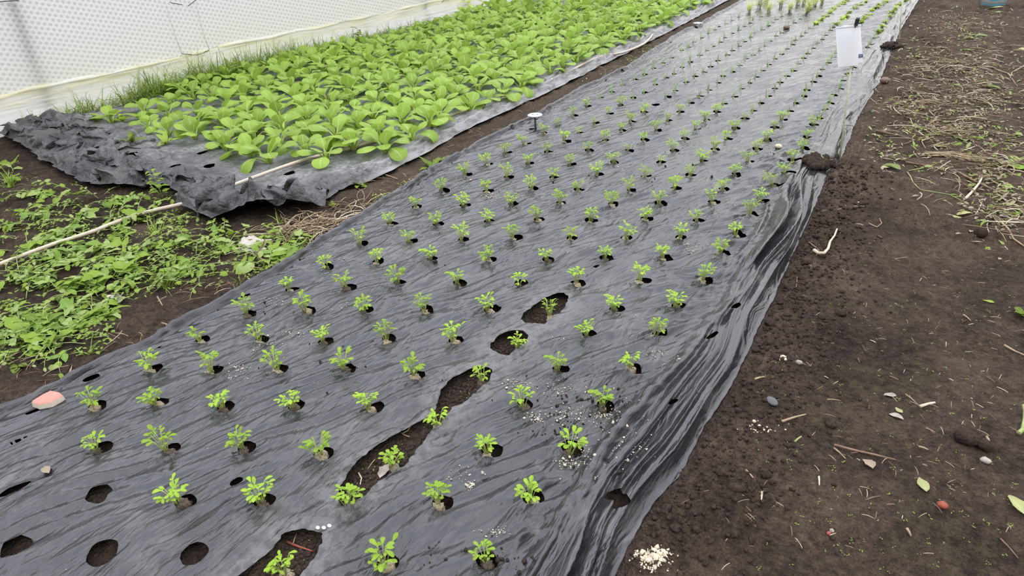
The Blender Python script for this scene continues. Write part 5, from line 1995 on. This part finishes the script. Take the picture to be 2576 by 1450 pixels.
    stems_mass('far_straw', [(2400, 160, 90, 40, 90), (2300, 250, 70, 25, 60), (2450, 250, 90, 40, 70), (2330, 330, 90, 30, 70), (2500, 420, 60, 40, 60), (2530, 560, 50, 40, 45), (2420, 60, 90, 25, 60), (2300, 180, 60, 30, 40), (2260, 280, 50, 20, 40), (2420, 150, 150, 110, 200), (2420, 350, 150, 150, 220)],
               [M_STRAW, M_STRAWD, M_STRAWD, M_PALE], 'dry stems and fibres strewn over the far soil', length=(.04, .20), r=(.0014, .0030))
    stems_mass('soil_straw', [(2200, 900, 220, 320, 70), (2350, 1150, 200, 250, 60), (2450, 800, 100, 250, 60), (2100, 600, 100, 120, 40), (1900, 1330, 150, 100, 20)],
               [M_STRAW, M_STRAWD, M_PALE], 'fine straw bits sprinkled over the bare foot path', length=(.006, .035), r=(.0006, .0014))
    # pale papery fibres and leaf bits of the far soil
    mb = MB()
    for (cx, cy, sx_, sy_, n) in [(2330, 330, 60, 18, 120), (2420, 180, 120, 40, 320), (2280, 265, 50, 18, 120), (2520, 350, 60, 30, 90), (2520, 520, 60, 40, 120), (2420, 60, 120, 30, 300), (2300, 150, 60, 30, 130), (2230, 370, 40, 40, 80), (2480, 250, 90, 40, 180), (2380, 280, 150, 60, 220), (2420, 120, 150, 90, 420), (2400, 330, 150, 120, 420), (2500, 470, 80, 110, 260)]:
        for i in range(n):
            p = gp(cx + rng.gauss(0, .6) * sx_, cy + rng.gauss(0, .6) * sy_, .005)
            if p.x < XR(p.y) + .02:
                continue
            P, UV = blade_pts(rng.uniform(.012, .06), rng.uniform(.004, .022), rng.choice([OVAL, LANCE]), rng.uniform(0, .7), rng.uniform(0, 1.2), nu=4, nv=3)
            mb.grid(put(P, Matrix.Translation(p) @ Matrix.Rotation(rng.uniform(0, 6.28), 4, 'Z')), UV, mi=rng.choice([0, 0, 0, 1, 2]))
    tag(mb.build('dry_leaf_bits', [M_TAN, M_WEEDP, M_WEED]), 'countless dry and green leaf bits over the far soil', 'leaf litter', kind='stuff')
    # tiny sprouts in the path
    mb = MB()
    for i in range(260):
        p = gp(rng.uniform(1900, 2560), rng.uniform(620, 1440), .003)
        if p.x < XR(p.y) + .05:
            continue
        for k in range(rng.choice([2, 2, 3, 4])):
            P, UV = blade_pts(rng.uniform(.003, .007), rng.uniform(.002, .004), OVAL, .3, .5, nu=3, nv=3)
            mb.grid(put(P, Matrix.Translation(p + Vector((rng.uniform(-.006, .006), rng.uniform(-.006, .006), 0))) @ Matrix.Rotation(rng.uniform(0, 6.28), 4, 'Z')), UV)
    for t, n in ((TORN[2], 16), (TORN[3], 6), (TORN[0], 5)):
        A = np.array(t)
        for i in range(n * 3):
            x, y = rng.uniform(A[:, 0].min(), A[:, 0].max()), rng.uniform(A[:, 1].min(), A[:, 1].max())
            if in_poly(np.array(x), np.array(y), A):
                p = Vector((x, y, float(soil_z(np.array([x]), np.array([y]))[0]) + .004))
                P, UV = blade_pts(rng.uniform(.005, .009), .004, OVAL, .3, .5, nu=3, nv=3)
                mb.grid(put(P, Matrix.Translation(p) @ Matrix.Rotation(rng.uniform(0, 6.28), 4, 'Z')), UV)
    tag(mb.build('tiny_sprouts', M_LETT), 'tiny green sprouts dotted over the bare soil', 'sprouts', kind='stuff')

    # crumbs
    def crumbs(name, spots, mts, lab, cat, surf, size, big=.15):
        mb_ = MB()
        for (cx, cy, sx_, sy_, n) in spots:
            for i in range(n):
                px, py = cx + rng.gauss(0, .5) * sx_, cy + rng.gauss(0, .5) * sy_
                p_ = surf(px, py)
                s = size * rng.uniform(.35, 1) * (rng.uniform(1.5, 2.6) if rng.random() < big else 1)
                mb_.blob((p_.x, p_.y, p_.z + s * .5), (s * rng.uniform(.7, 1.3), s * rng.uniform(.7, 1.3), s * .8), rng.random() * 50, .35, 4, 5, mi=rng.randrange(len(mts)))
        tag(mb_.build(name, mts), lab, cat, kind='stuff')
    crumbs('pale_crumbs', [(1640, 1400, 42, 16, 260), (1655, 1393, 20, 12, 160), (1640, 1425, 40, 18, 60), (1968, 902, 12, 8, 40), (1912, 1080, 50, 14, 30)], [M_CRUMB], 'pale potting crumbs spilt on the dark soil by the film corner', 'crumbs', gp, .0035)
    tall = [(1400, 985, 90, 30, 60), (1345, 1053, 22, 14, 50), (1420, 1045, 45, 22, 60), (1510, 1050, 40, 12, 30), (1290, 965, 40, 10, 30), (1540, 1050, 90, 60, 90), (1430, 1165, 40, 18, 55), (1600, 1125, 60, 30, 40), (1500, 1150, 90, 50, 50),
            (1183, 1222, 14, 12, 34), (1165, 1200, 40, 24, 22), (1240, 1340, 50, 14, 34), (1225, 490, 30, 8, 50), (1250, 497, 40, 6, 40), (1280, 480, 30, 6, 20), (1165, 452, 40, 12, 24), (1330, 262, 10, 4, 6), (740, 838, 45, 14, 46), (680, 760, 40, 12, 24),
            (605, 925, 40, 14, 34), (590, 950, 36, 8, 16), (660, 865, 40, 16, 20), (870, 655, 40, 10, 14), (1140, 575, 30, 14, 14), (1560, 420, 40, 8, 14), (1745, 620, 22, 8, 26), (1740, 632, 14, 5, 18), (1835, 512, 20, 4, 18), (1945, 385, 30, 5, 30), (1960, 352, 20, 3, 20),
            (1925, 372, 22, 4, 20), (1690, 170, 30, 8, 20), (1750, 165, 25, 10, 20), (1560, 225, 50, 10, 26), (1610, 222, 30, 6, 18), (2065, 138, 14, 3, 16), (1650, 890, 60, 14, 20), (1700, 910, 40, 14, 18), (1395, 855, 30, 6, 14), (1620, 800, 40, 20, 12), (960, 640, 20, 8, 8), (860, 770, 60, 20, 10), (115, 1185, 12, 5, 10)]
    crumbs('film_crumbs', tall, [M_CRUMB, M_CRUMB, M_WHITED], 'pale potting crumbs scattered over the black film', 'crumbs', fp, .0027, .10)
    crumbs('dark_crumbs', [(1400, 1000, 110, 40, 24), (1430, 1080, 90, 50, 40), (1500, 1010, 100, 40, 16), (1240, 1400, 50, 40, 20), (1100, 660, 14, 8, 6), (1520, 1180, 80, 30, 16), (1330, 1420, 60, 30, 12), (850, 900, 200, 80, 10), (650, 780, 60, 20, 8), (1700, 380, 200, 100, 14), (1450, 420, 200, 100, 16), (1100, 1400, 100, 40, 12)],
           [M_CLOD], 'dark soil crumbs scattered over the black film', 'crumbs', fp, .0038, .2)
    # heaps of soil that hold the film down
    for (cx, cy, rx, ry, n, lab, sd) in [(2062, 412, 34, 14, 60, 'heap of dark soil holding the film edge down at the sign stake', 1), (2240, 116, 18, 6, 30, 'heap of dark soil on the film edge near the second stake', 2)]:
        m = MB()
        for i in range(n):
            px, py = cx + rng.gauss(0, .55) * rx, cy + rng.gauss(0, .55) * ry
            p = fp(px, py)
            if p.x > XR(p.y) - .02:
                p = gp(px, py)
            s = rng.uniform(.012, .032)
            m.blob((p.x, p.y, p.z + s * .35 + .008 * rng.random()), (s, s * rng.uniform(.7, 1.2), s * .8), rng.random() * 40, .3, 6, 8)
        tag(m.build('soil_heap', M_CLOD), lab, 'soil heap', kind='stuff')
    stalk(S, [(2038, 398), (2055, 400), (2072, 412), (2092, 417)], .005, M_GSTEM, 'greenish twig lying on the soil heap by the sign stake', lift=.03, surf=fp)
    # crumbly clods on the soil beside the film
    mb = MB()
    for i in range(1700):
        y = rng.uniform(.9, 4.2)
        x = float(XR(y)) + abs(rng.gauss(.02, .14)) + .015
        s = rng.uniform(.0022, .008) * (2.2 if rng.random() < .05 else 1)
        z = float(soil_z(np.array([x]), np.array([y]))[0])
        mb.blob((x, y, z + s * .3), (s * rng.uniform(.8, 1.3), s * rng.uniform(.8, 1.3), s * .8), rng.random() * 60, .5, 5, 7, freq=2.4)
    tag(mb.build('loose_soil_crumbs', M_CLOD), 'loose dark soil crumbs banked against the black film edge', 'soil', kind='stuff')
    mb = MB()
    for t, n in zip(TORN, (150, 120, 520, 320)):
        A = np.array(t)
        k = 0
        while k < n:
            x, y = rng.uniform(A[:, 0].min(), A[:, 0].max()), rng.uniform(A[:, 1].min(), A[:, 1].max())
            if not in_poly(np.array(x), np.array(y), A):
                continue
            k += 1
            s = rng.uniform(.0025, .008)
            z = float(soil_z(np.array([x]), np.array([y]))[0])
            mb.blob((x, y, z + s * .2), (s * rng.uniform(.8, 1.3), s * rng.uniform(.8, 1.3), s * .8), rng.random() * 60, .3, 4, 6)
    tag(mb.build('gap_soil_crumbs', M_CLOD), 'dark soil crumbs showing in the torn gaps of the film', 'soil', kind='stuff')
    for pix, rr, mt, lab in [([(1035, 1070), (1026, 1085), (1012, 1093)], .0028, M_STRAW, 'forked straw at the top of the longest torn gap'), ([(1008, 1090), (1018, 1096), (1030, 1100)], .0025, M_STRAW, 'second straw under the forked one in the torn gap'),
                             ([(902, 1190), (909, 1202), (906, 1220)], .0025, M_PALE, 'bent pale straw in the lower part of the longest gap'), ([(943, 1158), (925, 1180)], .0018, M_YELLOW, 'thin yellow straw below the middle seedling of the gap'),
                             ([(722, 1363), (750, 1375), (786, 1387)], .0035, M_RED, 'reddish stick in the torn gap at the near edge'), ([(746, 1342), (736, 1372)], .002, M_STRAW, 'thin straw crossing the reddish stick')]:
        def tp(px, py, dz):
            p_ = at(px, py, -.025)
            p_.z = float(soil_z(np.array([p_.x]), np.array([p_.y]))[0]) + dz
            return p_
        stalk('dry_straw', pix, rr, mt, lab, surf=tp)
    # three white pills and a shell-like bit near the near gap
    for px, py in ((800, 1330), (815, 1330), (829, 1325)):
        stone(px, py, (.0062, .0048, .004), M_PAPER, {800: 'white bead, first of three beside the near torn gap', 815: 'white bead, middle of three beside the near torn gap', 829: 'white bead, last of three beside the near torn gap'}[px], px, surf=fp, name='white_bead', rough=.05, cat='bead')
    mb = MB()
    c = fp(22, 0) if False else fp(115, 1186)
    flat_leaf('leaf_scrap', 118, 1186, .05, .025, 1.4, M_TAN, 'pale papery scrap stuck on the near film by the slits', surf=fp)


build_ground()
build_film()
build_old_film()
build_wall()
build_hooks()
build_bok()
build_celery()
build_chives()
build_hose()
build_pegs()
build_sign()
build_bucket()
build_weeds()
build_litter()
